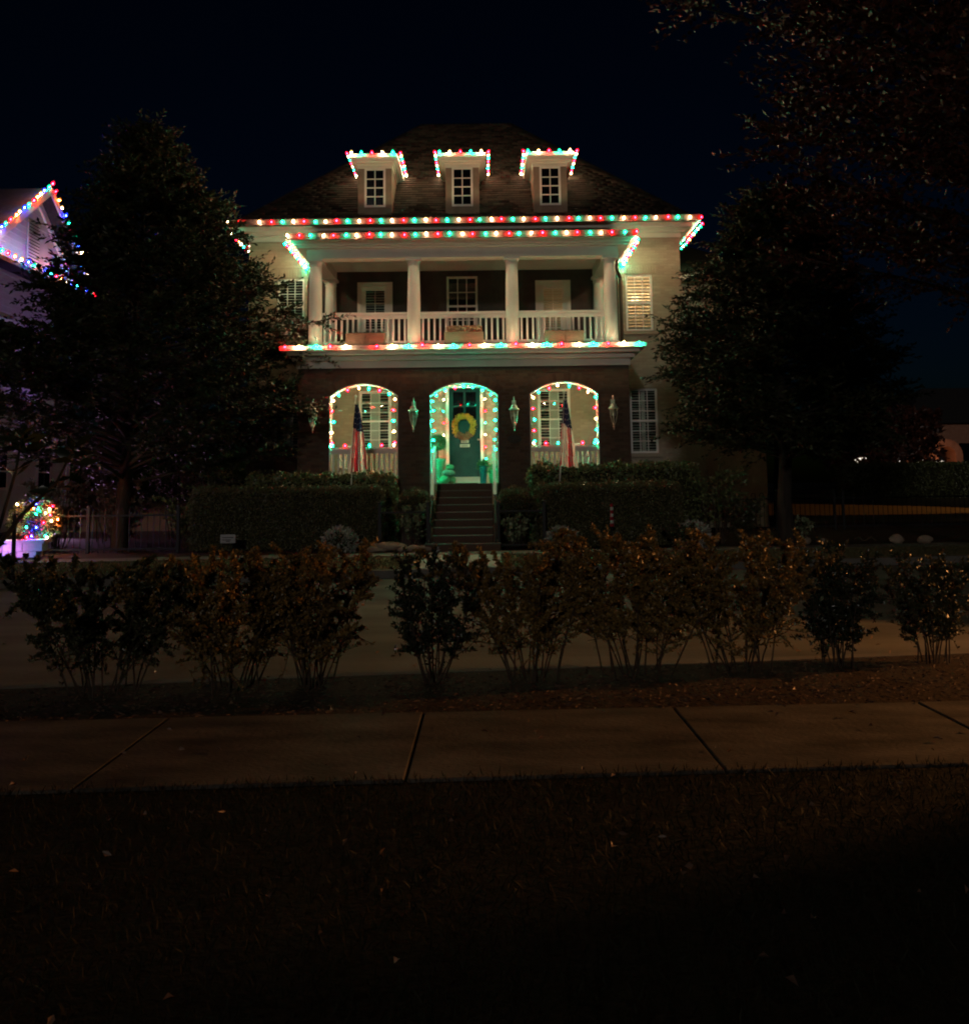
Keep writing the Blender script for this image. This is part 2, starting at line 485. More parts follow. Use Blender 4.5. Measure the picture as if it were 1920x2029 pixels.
def slabs(root, fa, fb, z, xs, mat, th=0.1):
    for i in range(len(xs) - 1):
        p, q = xs[i] + 0.008, xs[i + 1] - 0.008
        dz = random.uniform(-0.003, 0.003)
        b = MB()
        B = [(p, fa(p)), (q, fa(q)), (q, fb(q)), (p, fb(p))]
        b.poly([(x, y, z - th) for x, y in B] + [(x, y, z - 0.006 + dz) for x, y in B] +
               [(x + (0.008 if j in (0, 3) else -0.008), y + (0.008 if j < 2 else -0.008), z + dz) for j, (x, y) in enumerate(B)],
               [(0, 1, 5, 4), (1, 2, 6, 5), (2, 3, 7, 6), (3, 0, 4, 7), (4, 5, 9, 8), (5, 6, 10, 9), (6, 7, 11, 10), (7, 4, 8, 11), (8, 9, 10, 11)])
        b.build('slab', mat, root)

nsw = thing('near_sidewalk', None, None, (0, 6.3, 0)); nsw['kind'] = 'structure'
strip('near_sidewalk_base', s0, s1, -0.03, -0.03, XS, 'lawn')
slabs(nsw, s0, s1, 0.0, [-2.24 + 1.78 * k for k in range(-4, 7)], 'sidewalk')
fsw = thing('far_sidewalk', None, None, (0, 20.3, 0.2)); fsw['kind'] = 'structure'
strip('far_sidewalk_base', w0, w1, 0.16, 0.16, XS, 'lawn')
slabs(fsw, w0, w1, 0.20, [-16 + 1.5 * k for k in range(22)], 'far_walk')
fw = thing('front_walkway', None, None, (XC, 19, 0.1)); fw['kind'] = 'structure'
for k, (ta, tb) in enumerate([(0.0, 0.5), (0.5, 1.0)]):
    b = MB()
    def wp(x, t):
        a, c = fk(x) + 0.17, w0(x) - 0.01
        return (x, a + (c - a) * t, 0.03 + (0.198 - 0.03) * t)
    xa, xb = XC - 0.78, XC + 0.78
    ta2, tb2 = ta + 0.006, tb - 0.006
    top = [wp(xa, ta2), wp(xb, ta2), wp(xb, tb2), wp(xa, tb2)]
    b.poly([(x, y, z - 0.12) for x, y, z in top] + top, [(4, 5, 6, 7), (0, 1, 5, 4), (1, 2, 6, 5), (2, 3, 7, 6), (3, 0, 4, 7)])
    b.build('slab', 'concrete', fw)

# ================================================================== the brick house
HZ = 0.25
YF, YW = 23.0, 25.6
house = thing('brick_house', 'two-storey painted brick house with columned balcony, arched porch and three dormers', 'house', (XC, YW, HZ))
WL, WR = XC - 5.8, XC + 5.8
PL, PR = XC - 3.95, XC + 3.95

def panel(b, x0, x1, z0, z1, y, holes, depth=0.22, mi=0):
    """a front wall sheet facing the street with rectangular openings and their reveals"""
    xs = sorted({x0, x1, *[h[0] for h in holes], *[h[1] for h in holes]})
    zs = sorted({z0, z1, *[h[2] for h in holes], *[h[3] for h in holes]})
    for i in range(len(xs) - 1):
        for j in range(len(zs) - 1):
            cx, cz = (xs[i] + xs[i + 1]) / 2, (zs[j] + zs[j + 1]) / 2
            if any(h[0] < cx < h[1] and h[2] < cz < h[3] for h in holes):
                continue
            b.face([(xs[i], y, zs[j]), (xs[i + 1], y, zs[j]), (xs[i + 1], y, zs[j + 1]), (xs[i], y, zs[j + 1])], mi)
    for (a, c, e, f) in holes:
        for q in ([(a, e), (a, f)], [(a, f), (c, f)], [(c, f), (c, e)], [(c, e), (a, e)]):
            b.face([(q[0][0], y, q[0][1]), (q[1][0], y, q[1][1]), (q[1][0], y + depth, q[1][1]), (q[0][0], y + depth, q[0][1])], mi)

W_LOW_R = (3.84, 4.57, 2.37, 4.08)
W_UP_R = (3.81, 4.53, 5.63, 7.16)
mir = lambda h: (2 * XC - h[1], 2 * XC - h[0], h[2], h[3])
W_LOW_L, W_UP_L = mir(W_LOW_R), mir(W_UP_R)
W_P_L, W_P_R = (-3.33, -2.48, 2.48, 4.10), (1.40, 2.26, 2.48, 4.10)
DOOR = (-1.03, -0.05, 1.64, 4.21)
wb = MB()
panel(wb, PR, WR, 0.15, 8.25, YW, [W_LOW_R, W_UP_R])
panel(wb, WL, PL, 0.15, 8.25, YW, [W_LOW_L, W_UP_L])
panel(wb, PL, PR, 1.5, 4.5, YW, [W_P_L, W_P_R, DOOR])
wb.face([(WR, YW, 0.15), (WR, 36, 0.15), (WR, 36, 8.25), (WR, YW, 8.25)])
wb.face([(WL, 36, 0.15), (WL, YW, 0.15), (WL, YW, 8.25), (WL, 36, 8.25)])
wb.face([(WR, 36, 0.15), (WL, 36, 0.15), (WL, 36, 8.25), (WR, 36, 8.25)])
wall = wb.build('wall', 'beige_mortar', house)

def brick_cells(x0, x1, z0, z1, keep, L=0.205, H=0.066, jt=0.010):
    out = []
    k = 0
    z = z0
    while z + H <= z1 + 1e-6:
        x = x0 - (0 if k % 2 == 0 else (L + jt) / 2)
        while x < x1 - 0.02:
            a, c = max(x, x0), min(x + L, x1)
            if c - a > 0.04 and keep(a, c, z, z + H):
                out.append((a, c, z, z + H))
            x += L + jt
        z += H + jt
        k += 1
    return out

def brick_box(b, a, c, e, f, y, t=0.007, mi=0):
    s = 0.003
    b.poly([(a, y, e), (c, y, e), (c, y, f), (a, y, f), (a + s, y - t, e + s), (c - s, y - t, e + s), (c - s, y - t, f - s), (a + s, y - t, f - s)],
           [(4, 5, 6, 7), (0, 1, 5, 4), (1, 2, 6, 5), (2, 3, 7, 6), (3, 0, 4, 7)], mi)

def clear_of(holes, m=0.012):
    def k(a, c, e, f):
        return not any(a < h[1] + m and c > h[0] - m and e < h[3] + m and f > h[2] - m for h in holes)
    return k

SOLD = [(3.64, 4.66, 7.19, 7.42), mir((3.64, 4.66, 7.19, 7.42))]
SILL = [(3.74, 4.62, 5.53, 5.63), (3.77, 4.64, 2.27, 2.37)]
SILL += [mir(s) for s in SILL]
cells_r = brick_cells(PR + 0.01, WR, 1.0, 8.2, clear_of([W_LOW_R, W_UP_R] + SOLD + SILL, 0.004))
cells_l = brick_cells(WL, PL - 0.01, 1.0, 8.2, clear_of([W_LOW_L, W_UP_L] + SOLD + SILL, 0.004))
cells_p = brick_cells(PL + 0.3, PR - 0.3, 1.70, 4.40, clear_of([W_P_L, W_P_R, DOOR], 0.06))
full = [c for c in cells_r if abs((c[1] - c[0]) - 0.205) < 1e-4]
full.sort(key=lambda c: -c[2])
single = set(full[:300])
bb = MB(); brick_box(bb, -0.1025, 0.1025, -0.033, 0.033, 0)
bme = bb.mesh('brick')
for c in full[:300]:
    place('brick', bme, 'beige_brick_o', wall, loc=((c[0] + c[1]) / 2, YW + random.uniform(0, 0.002), (c[2] + c[3]) / 2))
rest = MB()
for c in cells_r + cells_l + cells_p:
    if c not in single:
        brick_box(rest, *c, YW + random.uniform(0, 0.002))
for s in SOLD:
    n = 14
    w = (s[1] - s[0]) / n
    for i in range(n):
        brick_box(rest, s[0] + i * w + 0.005, s[0] + (i + 1) * w - 0.005, s[2], s[3], YW, 0.02)
for s in SILL:
    rest.box(s[0], s[1], YW - 0.06, YW + 0.1, s[2], s[3])
rest.build('brick_courses', 'beige_brick', wall, kind='stuff')

TH0 = 0.341
# dark balcony wall, ceilings, floors
b = MB()
BD_L, BD_R, BW = (-3.38, -2.44, 4.9, 7.03), (1.39, 2.33, 4.9, 7.03), (-0.99, -0.16, 5.55, 7.17)
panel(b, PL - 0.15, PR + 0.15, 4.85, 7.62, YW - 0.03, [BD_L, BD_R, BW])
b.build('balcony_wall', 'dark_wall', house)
b = MB(); b.box(PL + 0.12, PR - 0.12, 23.28, YW - 0.02, 7.60, 7.66); b.box(PL + 0.3, PR - 0.3, YW - 0.12, YW - 0.035, 7.49, 7.598)
b.build('balcony_ceiling', 'cream', house)
b = MB(); b.box(PL + 0.301, PR - 0.301, YF + TH0, YW - 0.005, 1.45, 1.63); b.box(XC - 0.815, XC + 0.815, YF - 0.10, YF + TH0 - 0.001, 1.45, 1.6295)
b.build('porch_floor', 'concrete', house)
b = MB(); b.box(PL + 0.3, PR - 0.3, YF + 0.33, YW - 0.01, 4.42, 4.46)
b.build('porch_ceiling', 'cream', house)

# arched porch front
ARCH = [XC - 2.385, XC, XC + 2.385]
AH, SPR, CRN = 0.815, 3.73, 4.03
rise = CRN - SPR
AR = (AH * AH + rise * rise) / (2 * rise)
AZ = CRN - AR
def arch_z(dx): return AZ + math.sqrt(max(AR * AR - dx * dx, 0))
TH = 0.34
b = MB()
edges = [PL] + [v for c in ARCH for v in (c - AH, c + AH)] + [PR]
for i in range(0, len(edges), 2):
    a, c = edges[i], edges[i + 1]
    b.box(a, c, YF, YF + TH, 0.15, SPR)
    for y in (YF, YF + TH):
        b.face([(a, y, SPR), (c, y, SPR), (c, y, 4.5), (a, y, 4.5)])
for c in ARCH:
    if c != XC:
        b.box(c - AH, c + AH, YF + 0.002, YF + TH - 0.002, 0.15, 1.50)
    N = 16
    for k in range(N):
        d0, d1 = -AH + 2 * AH * k / N, -AH + 2 * AH * (k + 1) / N
        for y in (YF, YF + TH):
            b.face([(c + d0, y, arch_z(d0)), (c + d1, y, arch_z(d1)), (c + d1, y, 4.5), (c + d0, y, 4.5)])
        b.face([(c + d0, YF, arch_z(d0)), (c + d1, YF, arch_z(d1)), (c + d1, YF + TH, arch_z(d1)), (c + d0, YF + TH, arch_z(d0))])
for a, c in ((PL, PL + 0.3), (PR - 0.3, PR)):
    b.box(a, c, YF + TH + 0.001, YW - 0.001, 0.15, 4.5)
porch = b.build('porch_wall', 'dark_mortar', house)

def arch_keep(a, c, e, f):
    for m in ARCH:
        for x in (a, c, (a + c) / 2):
            d = x - m
            ring = 0.22 if e > SPR - 0.35 else 0.012
            if abs(d) < AH + 0.012:
                if m == XC or f > 1.55:
                    if e < (arch_z(d) if abs(d) <= AH else SPR) + (0.21 if f > SPR else 0.0):
                        return False
    return True
pb = MB()
for c in brick_cells(PL, PR, 0.9, 4.38, arch_keep):
    brick_box(pb, *c, YF + random.uniform(0, 0.002))
for m in ARCH:                                     # ring of voussoirs over each arch
    t0 = math.asin(AH / AR)
    n = 22
    for k in range(n):
        t1, t2 = -t0 + 2 * t0 * (k + 0.06) / n, -t0 + 2 * t0 * (k + 0.94) / n
        q = [(m + math.sin(t) * r, AZ + math.cos(t) * r) for t, r in ((t1, AR), (t2, AR), (t2, AR + 0.2), (t1, AR + 0.2))]
        pb.poly([(x, YF, z) for x, z in q] + [(x, YF - 0.012, z) for x, z in q], [(4, 5, 6, 7), (0, 1, 5, 4), (1, 2, 6, 5), (2, 3, 7, 6), (3, 0, 4, 7)])
pb.build('brick_courses', 'dark_brick', porch, kind='stuff')
# pale strip added to each arch, for edges bright with bulb light
for m in ARCH:
    b = MB()
    pts = [(-AH, 1.632)] + [(-AH + 2 * AH * k / 24, arch_z(-AH + 2 * AH * k / 24)) for k in range(25)] + [(AH, 1.632)]
    for k in range(len(pts) - 1):
        (d0, z0), (d1, z1) = pts[k], pts[k + 1]
        def inn(d, z):
            if z < SPR - 0.01: return (d - math.copysign(0.025, d), z)
            L = math.hypot(d, z - AZ); return (d * (L - 0.025) / L, AZ + (z - AZ) * (L - 0.025) / L)
        i0, i1 = inn(d0, z0), inn(d1, z1)
        y0, y1 = YF - 0.008, YF + TH + 0.01
        b.face([(m + d0, y0, z0), (m + d1, y0, z1), (m + i1[0], y0, i1[1]), (m + i0[0], y0, i0[1])])
        b.face([(m + i0[0], y0, i0[1]), (m + i1[0], y0, i1[1]), (m + i1[0], y1, i1[1]), (m + i0[0], y1, i0[1])])
        b.face([(m + d0, y1, z0), (m + d1, y1, z1), (m + i1[0], y1, i1[1]), (m + i0[0], y1, i0[1])])
    b.build('arch_light_edge', 'cream', porch)

# band between the storeys
def tier(b, z0, z1, o, mi=0, yb=YW - 0.004):
    b.box(PL - o, PR + o, YF - o, yb, z0, z1, mi)
b = MB()
tier(b, 4.40, 4.585, 0.035)
tier(b, 4.575, 4.655, 0.13)
tier(b, 4.648, 4.705, 0.10)
tier(b, 4.70, 4.785, 0.24)
tier(b, 4.78, 4.80, 0.30)
tier(b, 4.797, 4.888, 0.38)
tier(b, 4.885, 4.905, 0.34)
b.build('cornice', 'cream', house)

# balcony columns
def column(x, y, z0, z1, r):
    sh = MB()
    h = z1 - z0
    prof = [(r * 1.0, 0.09), (r * 1.0, 0.1)] + [(r * (1.0 - 0.16 * (t ** 1.6)), 0.10 + (h - 0.26) * t) for t in [i / 10 for i in range(11)]]
    sh.lathe((x, y, z0), prof, 28)
    o = sh.build('column', 'white', house, smooth=True)
    cb = MB()
    rt_ = r * 0.84
    cb.lathe((x, y, z1), [(rt_ * 1.02, -0.165), (rt_ * 1.10, -0.16), (rt_ * 1.10, -0.14), (rt_ * 1.02, -0.135), (rt_ * 1.06, -0.10), (rt_ * 1.28, -0.06), (rt_ * 1.30, -0.05)], 28)
    cb.box(x - rt_ * 1.36, x + rt_ * 1.36, y - rt_ * 1.36, y + rt_ * 1.36, z1 - 0.052, z1)
    cb.build('capital', 'white', o, smooth=True)
    ba = MB()
    ba.box(x - r * 1.28, x + r * 1.28, y - r * 1.28, y + r * 1.28, z0, z0 + 0.05)
    ba.lathe((x, y, z0), [(r * 1.2, 0.045), (r * 1.25, 0.065), (r * 1.22, 0.09), (r * 1.05, 0.1), (r * 1.02, 0.12)], 28)
    ba.build('base', 'white', o, smooth=True)
CXS = [XC - 3.57, XC - 1.19, XC + 1.19, XC + 3.57]
YC = YF + 0.13
for x in CXS:
    column(x, YC, 4.905, 7.07, 0.165)
for x in (CXS[0], CXS[3]):
    column(x, YW - 0.16, 4.905, 7.07, 0.165)

# balustrade
def railing(x0, x1, y, zb, zt, parent, name, n, bal=0.045, top_h=0.055):
    b = MB()
    b.box(x0, x1, y - 0.06, y + 0.06, zt - top_h, zt)
    b.box(x0, x1, y - 0.04, y + 0.04, zt - 0.15, zt - top_h - 0.012)
    b.box(x0, x1, y - 0.02, y + 0.02, zt - top_h - 0.014, zt - top_h + 0.002)
    b.box(x0, x1, y - 0.035, y + 0.035, zb, zb + 0.07)
    o = b.build(name, 'white', parent)
    q = MB(); q.box(-bal / 2, bal / 2, -bal / 2, bal / 2, 0, zt - 0.148 - zb - 0.068)
    me = q.mesh('baluster')
    for i in range(n):
        x = x0 + (x1 - x0) * (i + 0.5) / n
        place('baluster', me, 'white', o, loc=(x, y, zb + 0.069))
for i in range(3):
    railing(CXS[i] + 0.15, CXS[i + 1] - 0.15, YC, 4.99, 5.76, house, 'balustrade', 15)
for m in (ARCH[0], ARCH[2]):
    railing(m - AH + 0.026, m + AH - 0.026, YF + 0.10, 1.70, 2.51, house, 'porch_railing', 13)

# porch entablature, crown, gutter and roof
b = MB()
b.box(PL + 0.19, PR - 0.19, YF - 0.05, YF + 0.28, 7.07, 7.40)
b.box(PL + 0.17, PR - 0.17, YF - 0.072, YF + 0.30, 7.068, 7.125)
for a, c in ((PL + 0.19, PL + 0.52), (PR - 0.52, PR - 0.19)):
    b.box(a, c, YF + 0.281, YW - 0.035, 7.072, 7.40)
for z0, z1, o in ((7.32, 7.375, 0.03), (7.37, 7.43, 0.10), (7.425, 7.46, 0.16), (7.455, 7.475, 0.26)):
    b.box(PL - o, PR + o, YF - 0.10 - o, YW - 0.04, z0, z1)
b.build('entablature', 'cream', house)
b = MB()
b.box(PL - 0.22, PR + 0.22, YF - 0.42, YF - 0.28, 7.46, 7.61)
b.box(PL - 0.22, PL - 0.10, YF - 0.279, YW - 0.04, 7.46, 7.61)
b.box(PR + 0.10, PR + 0.22, YF - 0.279, YW - 0.04, 7.46, 7.61)
b.build('gutter', 'gutter', house)
b = MB()
e = [(PL - 0.12, YF - 0.3), (PR + 0.12, YF - 0.3), (PR + 0.12, YW - 0.02), (PL - 0.12, YW - 0.02)]
t = [(PL + 1.2, YW - 1.0), (PR - 1.2, YW - 1.0), (PR - 0.6, YW - 0.02), (PL + 0.6, YW - 0.02)]
b.poly([(x, y, 7.56) for x, y in e] + [(x, y, 7.98) for x, y in t], [(0, 1, 5, 4), (1, 2, 6, 5), (3, 0, 4, 7), (4, 5, 6, 7), (0, 3, 2, 1)])
b.build('porch_roof', 'roof_base', house)
b = MB()                                            # downspouts beside the porch
for sx in (1, -1):
    x = XC + sx * 4.17
    b.tube([(x - sx * 0.22, YF + 1.2, 7.42), (x - sx * 0.18, YW - 0.6, 7.25), (x, YW - 0.09, 7.05), (x, YW - 0.09, 0.4)], 0.045, 8)
b.build('downspout', 'gutter', house, smooth=True)

# main eaves
def etier(b, z0, z1, o):
    b.box(WL - o, WR + o, YW - o, 36 + o, z0, z1)
b = MB()
etier(b, 8.18, 8.31, 0.04); etier(b, 8.30, 8.36, 0.14); etier(b, 8.355, 8.40, 0.20); etier(b, 8.395, 8.50, 0.30); etier(b, 8.495, 8.53, 0.38)
b.build('eave_cornice', 'cream', house)
b = MB()
b.box(WL - 0.50, WR + 0.50, YW - 0.50, YW - 0.36, 8.51, 8.67)
b.box(WL - 0.50, WL - 0.36, YW - 0.359, 36.4, 8.51, 8.67)
b.box(WR + 0.36, WR + 0.50, YW - 0.359, 36.4, 8.51, 8.67)
b.build('gutter', 'gutter', house)

# hipped roof with shingles
EY, EZ, RY, RZ = YW - 0.42, 8.60, 30.6, 13.36
EXL, EXR = WL - 0.42, WR + 0.42
RXL, RXR = XC - 1.46, XC + 1.46
BY = 36.45
b = MB()
b.poly([(EXL, EY, EZ), (EXR, EY, EZ), (EXR, BY, EZ), (EXL, BY, EZ), (RXL, RY, RZ), (RXR, RY, RZ)], [(0, 1, 5, 4), (1, 2, 5), (2, 3, 4, 5), (3, 0, 4)])
roof = b.build('roof', 'roof_base', house)
slope = math.atan2(RZ - EZ, RY - EY)
SLEN = math.hypot(RZ - EZ, RY - EY)
DORM = [XC - 2.405, XC - 0.04, XC + 2.34]
sh = MB()
sh.poly([(-0.148, -0.10, 0), (0.148, -0.10, 0), (0.148, 0.10, 0), (-0.148, 0.10, 0), (-0.148, -0.10, 0.022), (0.148, -0.10, 0.022), (0.148, 0.10, 0.006), (-0.148, 0.10, 0.006)],
        [(4, 5, 6, 7), (0, 1, 5, 4), (1, 2, 6, 5), (3, 0, 4, 7)])
shme = sh.mesh('shingle')
sq = Quaternion((1, 0, 0), slope)
pieces = []
EXPO = 0.152
k = 0
s = 0.08
while s < SLEN - 0.08:
    t = s / SLEN
    y, z = EY + (RY - EY) * t, EZ + (RZ - EZ) * t
    xl, xr = EXL + (RXL - EXL) * t + 0.15, EXR + (RXR - EXR) * t - 0.15
    x = XC - 8.4 + (0.15 if k % 2 else 0.0) + random.uniform(-0.06, 0.06)
    while x < xl: x += 0.30
    while x < xr:
        inside = any(abs(x - d) < 0.40 and YW - 0.2 < y < 27.1 for d in DORM)
        if not inside:
            near = min(math.hypot(x - d, (y - 26.6)) for d in DORM)
            pieces.append((near, x, y, z))
        x += 0.30
    s += EXPO
    k += 1
pieces.sort()
for (_, x, y, z) in pieces[:300]:
    place('shingle', shme, 'shingle_o', roof, loc=(x, y, z + random.uniform(0.001, 0.006)), quat=sq)
V0 = np.array([v.co[:] for v in shme.vertices])
Rm = np.array(sq.to_matrix())
V0 = V0 @ Rm.T
F0 = np.array([p.vertices[:] for p in shme.polygons])
VV = np.concatenate([V0 + np.array([x, y, z + random.uniform(0.001, 0.006)]) for (_, x, y, z) in pieces[300:]])
FF = np.concatenate([F0 + 8 * i for i in range(len(pieces) - 300)])
arr_obj('shingle_courses', VV, FF, 'shingle', roof, 'stuff')

# ------------------------------------------------------------------ windows
def window(name, x0, x1, z0, z1, y, cols, rows, parent, fr=0.055, slats=None, glass='glass', mun=0.022, meeting=None, frmat='window_white', depth=0.05, back=True, lit=False, center_stile=True, tilt=-0.45, stile=0.05):
    """frame, glazing bars and single panes; slats: white louvres behind the glass"""
    b = MB()
    for q in ((x0, x1, z0, z0 + fr), (x0, x1, z1 - fr, z1), (x0, x0 + fr, z0 + fr - 0.001, z1 - fr + 0.001), (x1 - fr, x1, z0 + fr - 0.001, z1 - fr + 0.001)):
        b.box(q[0], q[1], y, y + depth, q[2], q[3])
    o = b.build(name, frmat, parent)
    ix0, ix1, iz0, iz1 = x0 + fr, x1 - fr, z0 + fr, z1 - fr
    g = MB()
    for i in range(1, cols):
        x = ix0 + (ix1 - ix0) * i / cols
        g.box(x - mun / 2, x + mun / 2, y + 0.012, y + depth - 0.006, iz0, iz1)
    for j in range(1, rows):
        z = iz0 + (iz1 - iz0) * j / rows
        w = mun * (2.2 if meeting == j else 1.0)
        g.box(ix0, ix1, y + (0.004 if meeting == j else 0.014), y + depth - 0.008, z - w / 2, z + w / 2)
    g.build('glazing_bars', frmat, o)
    pw, ph = (ix1 - ix0) / cols, (iz1 - iz0) / rows
    pm = MB(); pm.box(-pw / 2 + 0.004, pw / 2 - 0.004, -0.002, 0.002, -ph / 2 + 0.004, ph / 2 - 0.004)
    pme = pm.mesh('pane')
    for i in range(cols):
        for j in range(rows):
            place('pane', pme, glass, o, loc=(ix0 + pw * (i + 0.5), y + depth * 0.55, iz0 + ph * (j + 0.5)))
    if slats:
        sb = MB()
        ys = y + depth + 0.05
        gx = [ix0 - 0.02, (ix0 + ix1) / 2 - stile, (ix0 + ix1) / 2 + stile, ix1 + 0.02] if center_stile else [ix0 - 0.02, ix1 + 0.02]
        n = int((iz1 - iz0) / slats)
        for h in range(0, len(gx), 2):
            for i in range(n):
                z = iz0 + (i + 0.5) * (iz1 - iz0) / n
                sb.bar((gx[h], ys, z), (gx[h + 1], ys, z), slats * 0.9, 0.008, up=(0, tilt, 1))
        if center_stile:
            sb.box(gx[1], gx[2], ys - 0.02, ys + 0.02, iz0, iz1)
        sb.build('louvres', 'shutter', o)
    if back:
        k = MB()
        d = 0.9
        k.poly([(x0, y + depth, z0), (x1, y + depth, z0), (x1, y + depth, z1), (x0, y + depth, z1), (x0, y + d, z0), (x1, y + d, z0), (x1, y + d, z1), (x0, y + d, z1)],
               [(4, 5, 6, 7), (0, 1, 5, 4), (1, 2, 6, 5), (2, 3, 7, 6), (3, 0, 4, 7)])
        k.build('room', 'room' if lit else 'interior', o)
    return o

window('window', *W_LOW_R, YW + 0.03, 3, 6, house, slats=0.07, meeting=3)
window('window', *W_LOW_L, YW + 0.03, 3, 6, house, slats=0.07, meeting=3)
window('window', *W_P_L, YW - 0.03, 3, 6, house, slats=0.075, meeting=3, fr=0.075, stile=0.12)
window('window', *W_P_R, YW - 0.03, 3, 6, house, slats=0.075, meeting=3, fr=0.075, stile=0.12)
lw = window('window', *W_UP_R, YW + 0.03, 3, 4, house, slats=0.088, meeting=2, lit=True, center_stile=False, tilt=0.7)
lw['label'] = 'lit window with warm light behind its louvres'
window('window', *W_UP_L, YW + 0.03, 3, 4, house, slats=0.072, meeting=2, center_stile=False)
window('window', *BW, YW + 0.0, 3, 4, house, glass='glass', meeting=2, frmat='cream')
# balcony doors
def balcony_door(h, litcol):
    x0, x1, z0, z1 = h
    y = YW - 0.045
    w = window('balcony_door', x0 + 0.101, x1 - 0.101, z0 + 0.02, z1 - 0.101, YW + 0.0, 2, 5, house, fr=0.12, slats=0.07, mun=0.02, center_stile=False, frmat='cream', lit=litcol)
    b = MB()
    for q in ((x0, x1, z1 - 0.10, z1), (x0, x0 + 0.10, z0, z1 - 0.101), (x1 - 0.10, x1, z0, z1 - 0.101)):
        b.box(q[0], q[1], y, y + 0.08, q[2], q[3])
    b.build('door_casing', 'cream', w)
    return w
balcony_door(BD_L, False)
bdr = balcony_door(BD_R, True)
# warm lamps inside the two lit rooms
def room_lamp(loc, power, r):
    l = bpy.data.lights.new('room_lamp', 'POINT'); l.energy = power; l.color = (1.0, 0.70, 0.42); l.shadow_soft_size = r
    o = bpy.data.objects.new('room_lamp', l); col.objects.link(o); o.parent = house; o.location = Vector(loc) - ORG[house.name]
room_lamp((4.2, YW + 0.62, 6.72), 20.0, 0.12)
room_lamp((1.98, YW + 0.72, 6.35), 0.9, 0.05)

q = MB(); q.lathe((4.14, YW + 0.55, 6.50), [(0.11, 0), (0.10, 0.1), (0.07, 0.22)], 14)
q.build('lamp_shade', emat('lit_lamp_shade', (1.0, 0.70, 0.40), 5.0), house, smooth=True)

# set-back wing on the right and its window
b = MB()
SW = (5.75, 6.15, 5.75, 6.55)
panel(b, WR, 8.2, 0.2, 7.6, 28.4, [SW])
b.face([(8.2, 28.4, 0.2), (8.2, 36, 0.2), (8.2, 36, 7.6), (8.2, 28.4, 7.6)])
b.build('side_wing', 'beige_mortar', house)
b = MB(); b.box(WR - 0.1, 8.4, 28.1, 36, 7.55, 7.75); b.build('side_wing_eave', 'cream', house)
b = MB(); b.poly([(WR - 0.05, 28.05, 7.76), (8.45, 28.05, 7.76), (8.45, 36, 7.76), (WR - 0.05, 36, 7.76), (WR, 32, 9.6), (6.6, 32, 9.6)], [(0, 1, 5, 4), (1, 2, 5), (2, 3, 4, 5)])
b.build('side_wing_roof', 'roof_base', house)
b = MB(); b.box(WR + 0.01, 8.2, 28.3, 28.4, 6.98, 7.08); b.build('side_wing_band', 'white', house)
window('window', *SW, 28.38, 2, 3, house, glass='glass', slats=0.07, center_stile=False)

# front door with casing
b = MB()
dx0, dx1, dz0, dz1 = DOOR
for q in ((dx0, dx1, dz1 - 0.06, dz1), (dx0, dx0 + 0.075, 1.66, dz1 - 0.061), (dx1 - 0.075, dx1, 1.66, dz1 - 0.061)):
    b.box(q[0], q[1], YW - 0.05, YW + 0.1, q[2], q[3])
b.box(dx0 - 0.03, dx1 + 0.03, YW - 0.16, YW + 0.08, 1.631, 1.80)
casing = b.build('door_casing', 'white', house)
b = MB()
lx0, lx1, lz0, lz1 = dx0 + 0.076, dx1 - 0.076, 1.80, dz1 - 0.061
yd = YW + 0.03
LX = [lx0, lx0 + 0.11, (lx0 + lx1) / 2 - 0.04, (lx0 + lx1) / 2 + 0.04, lx1 - 0.11, lx1]
LZ = [lz0, lz0 + 0.42, lz0 + 1.05, lz0 + 1.18, lz1 - 0.80, lz1 - 0.46, lz1 - 0.42, lz1 - 0.10, lz1]
b.box(lx0, lx1, yd + 0.02, yd + 0.05, lz0, lz1)
for x0, x1 in ((LX[0], LX[1]), (LX[4], LX[5])):
    b.box(x0, x1, yd, yd + 0.021, lz0, lz1)
for z0, z1 in ((lz0, lz0 + 0.24), (lz0 + 0.98, lz0 + 1.12), (lz1 - 0.90, lz1 - 0.82), (lz1 - 0.50, lz1 - 0.46), (lz1 - 0.10, lz1)):
    b.box(LX[1] - 0.001, LX[4] + 0.001, yd + 0.0005, yd + 0.021, z0, z1)
b.box(LX[2] + 0.01, LX[3] - 0.01, yd + 0.001, yd + 0.021, lz1 - 0.821, lz1 - 0.099)
door = b.build('front_door', 'door', house)
for (x0, x1) in ((LX[1], LX[2] + 0.01), (LX[3] - 0.01, LX[4])):
    for (z0, z1) in ((lz1 - 0.82, lz1 - 0.50), (lz1 - 0.46, lz1 - 0.10)):
        q = MB(); q.box(x0, x1, yd + 0.012, yd + 0.018, z0, z1); q.build('pane', 'dark_glass', door)
q = MB(); q.lathe((lx1 - 0.055, yd - 0.03, lz0 + 0.98), [(0.01, -0.02), (0.028, -0.012), (0.03, 0.0), (0.028, 0.012), (0.01, 0.02)], 10); q.bar((lx1 - 0.055, yd - 0.02, lz0 + 0.98), (lx1 - 0.055, yd + 0.005, lz0 + 0.98), 0.02)
q.build('door_knob', 'bronze', door, smooth=True)

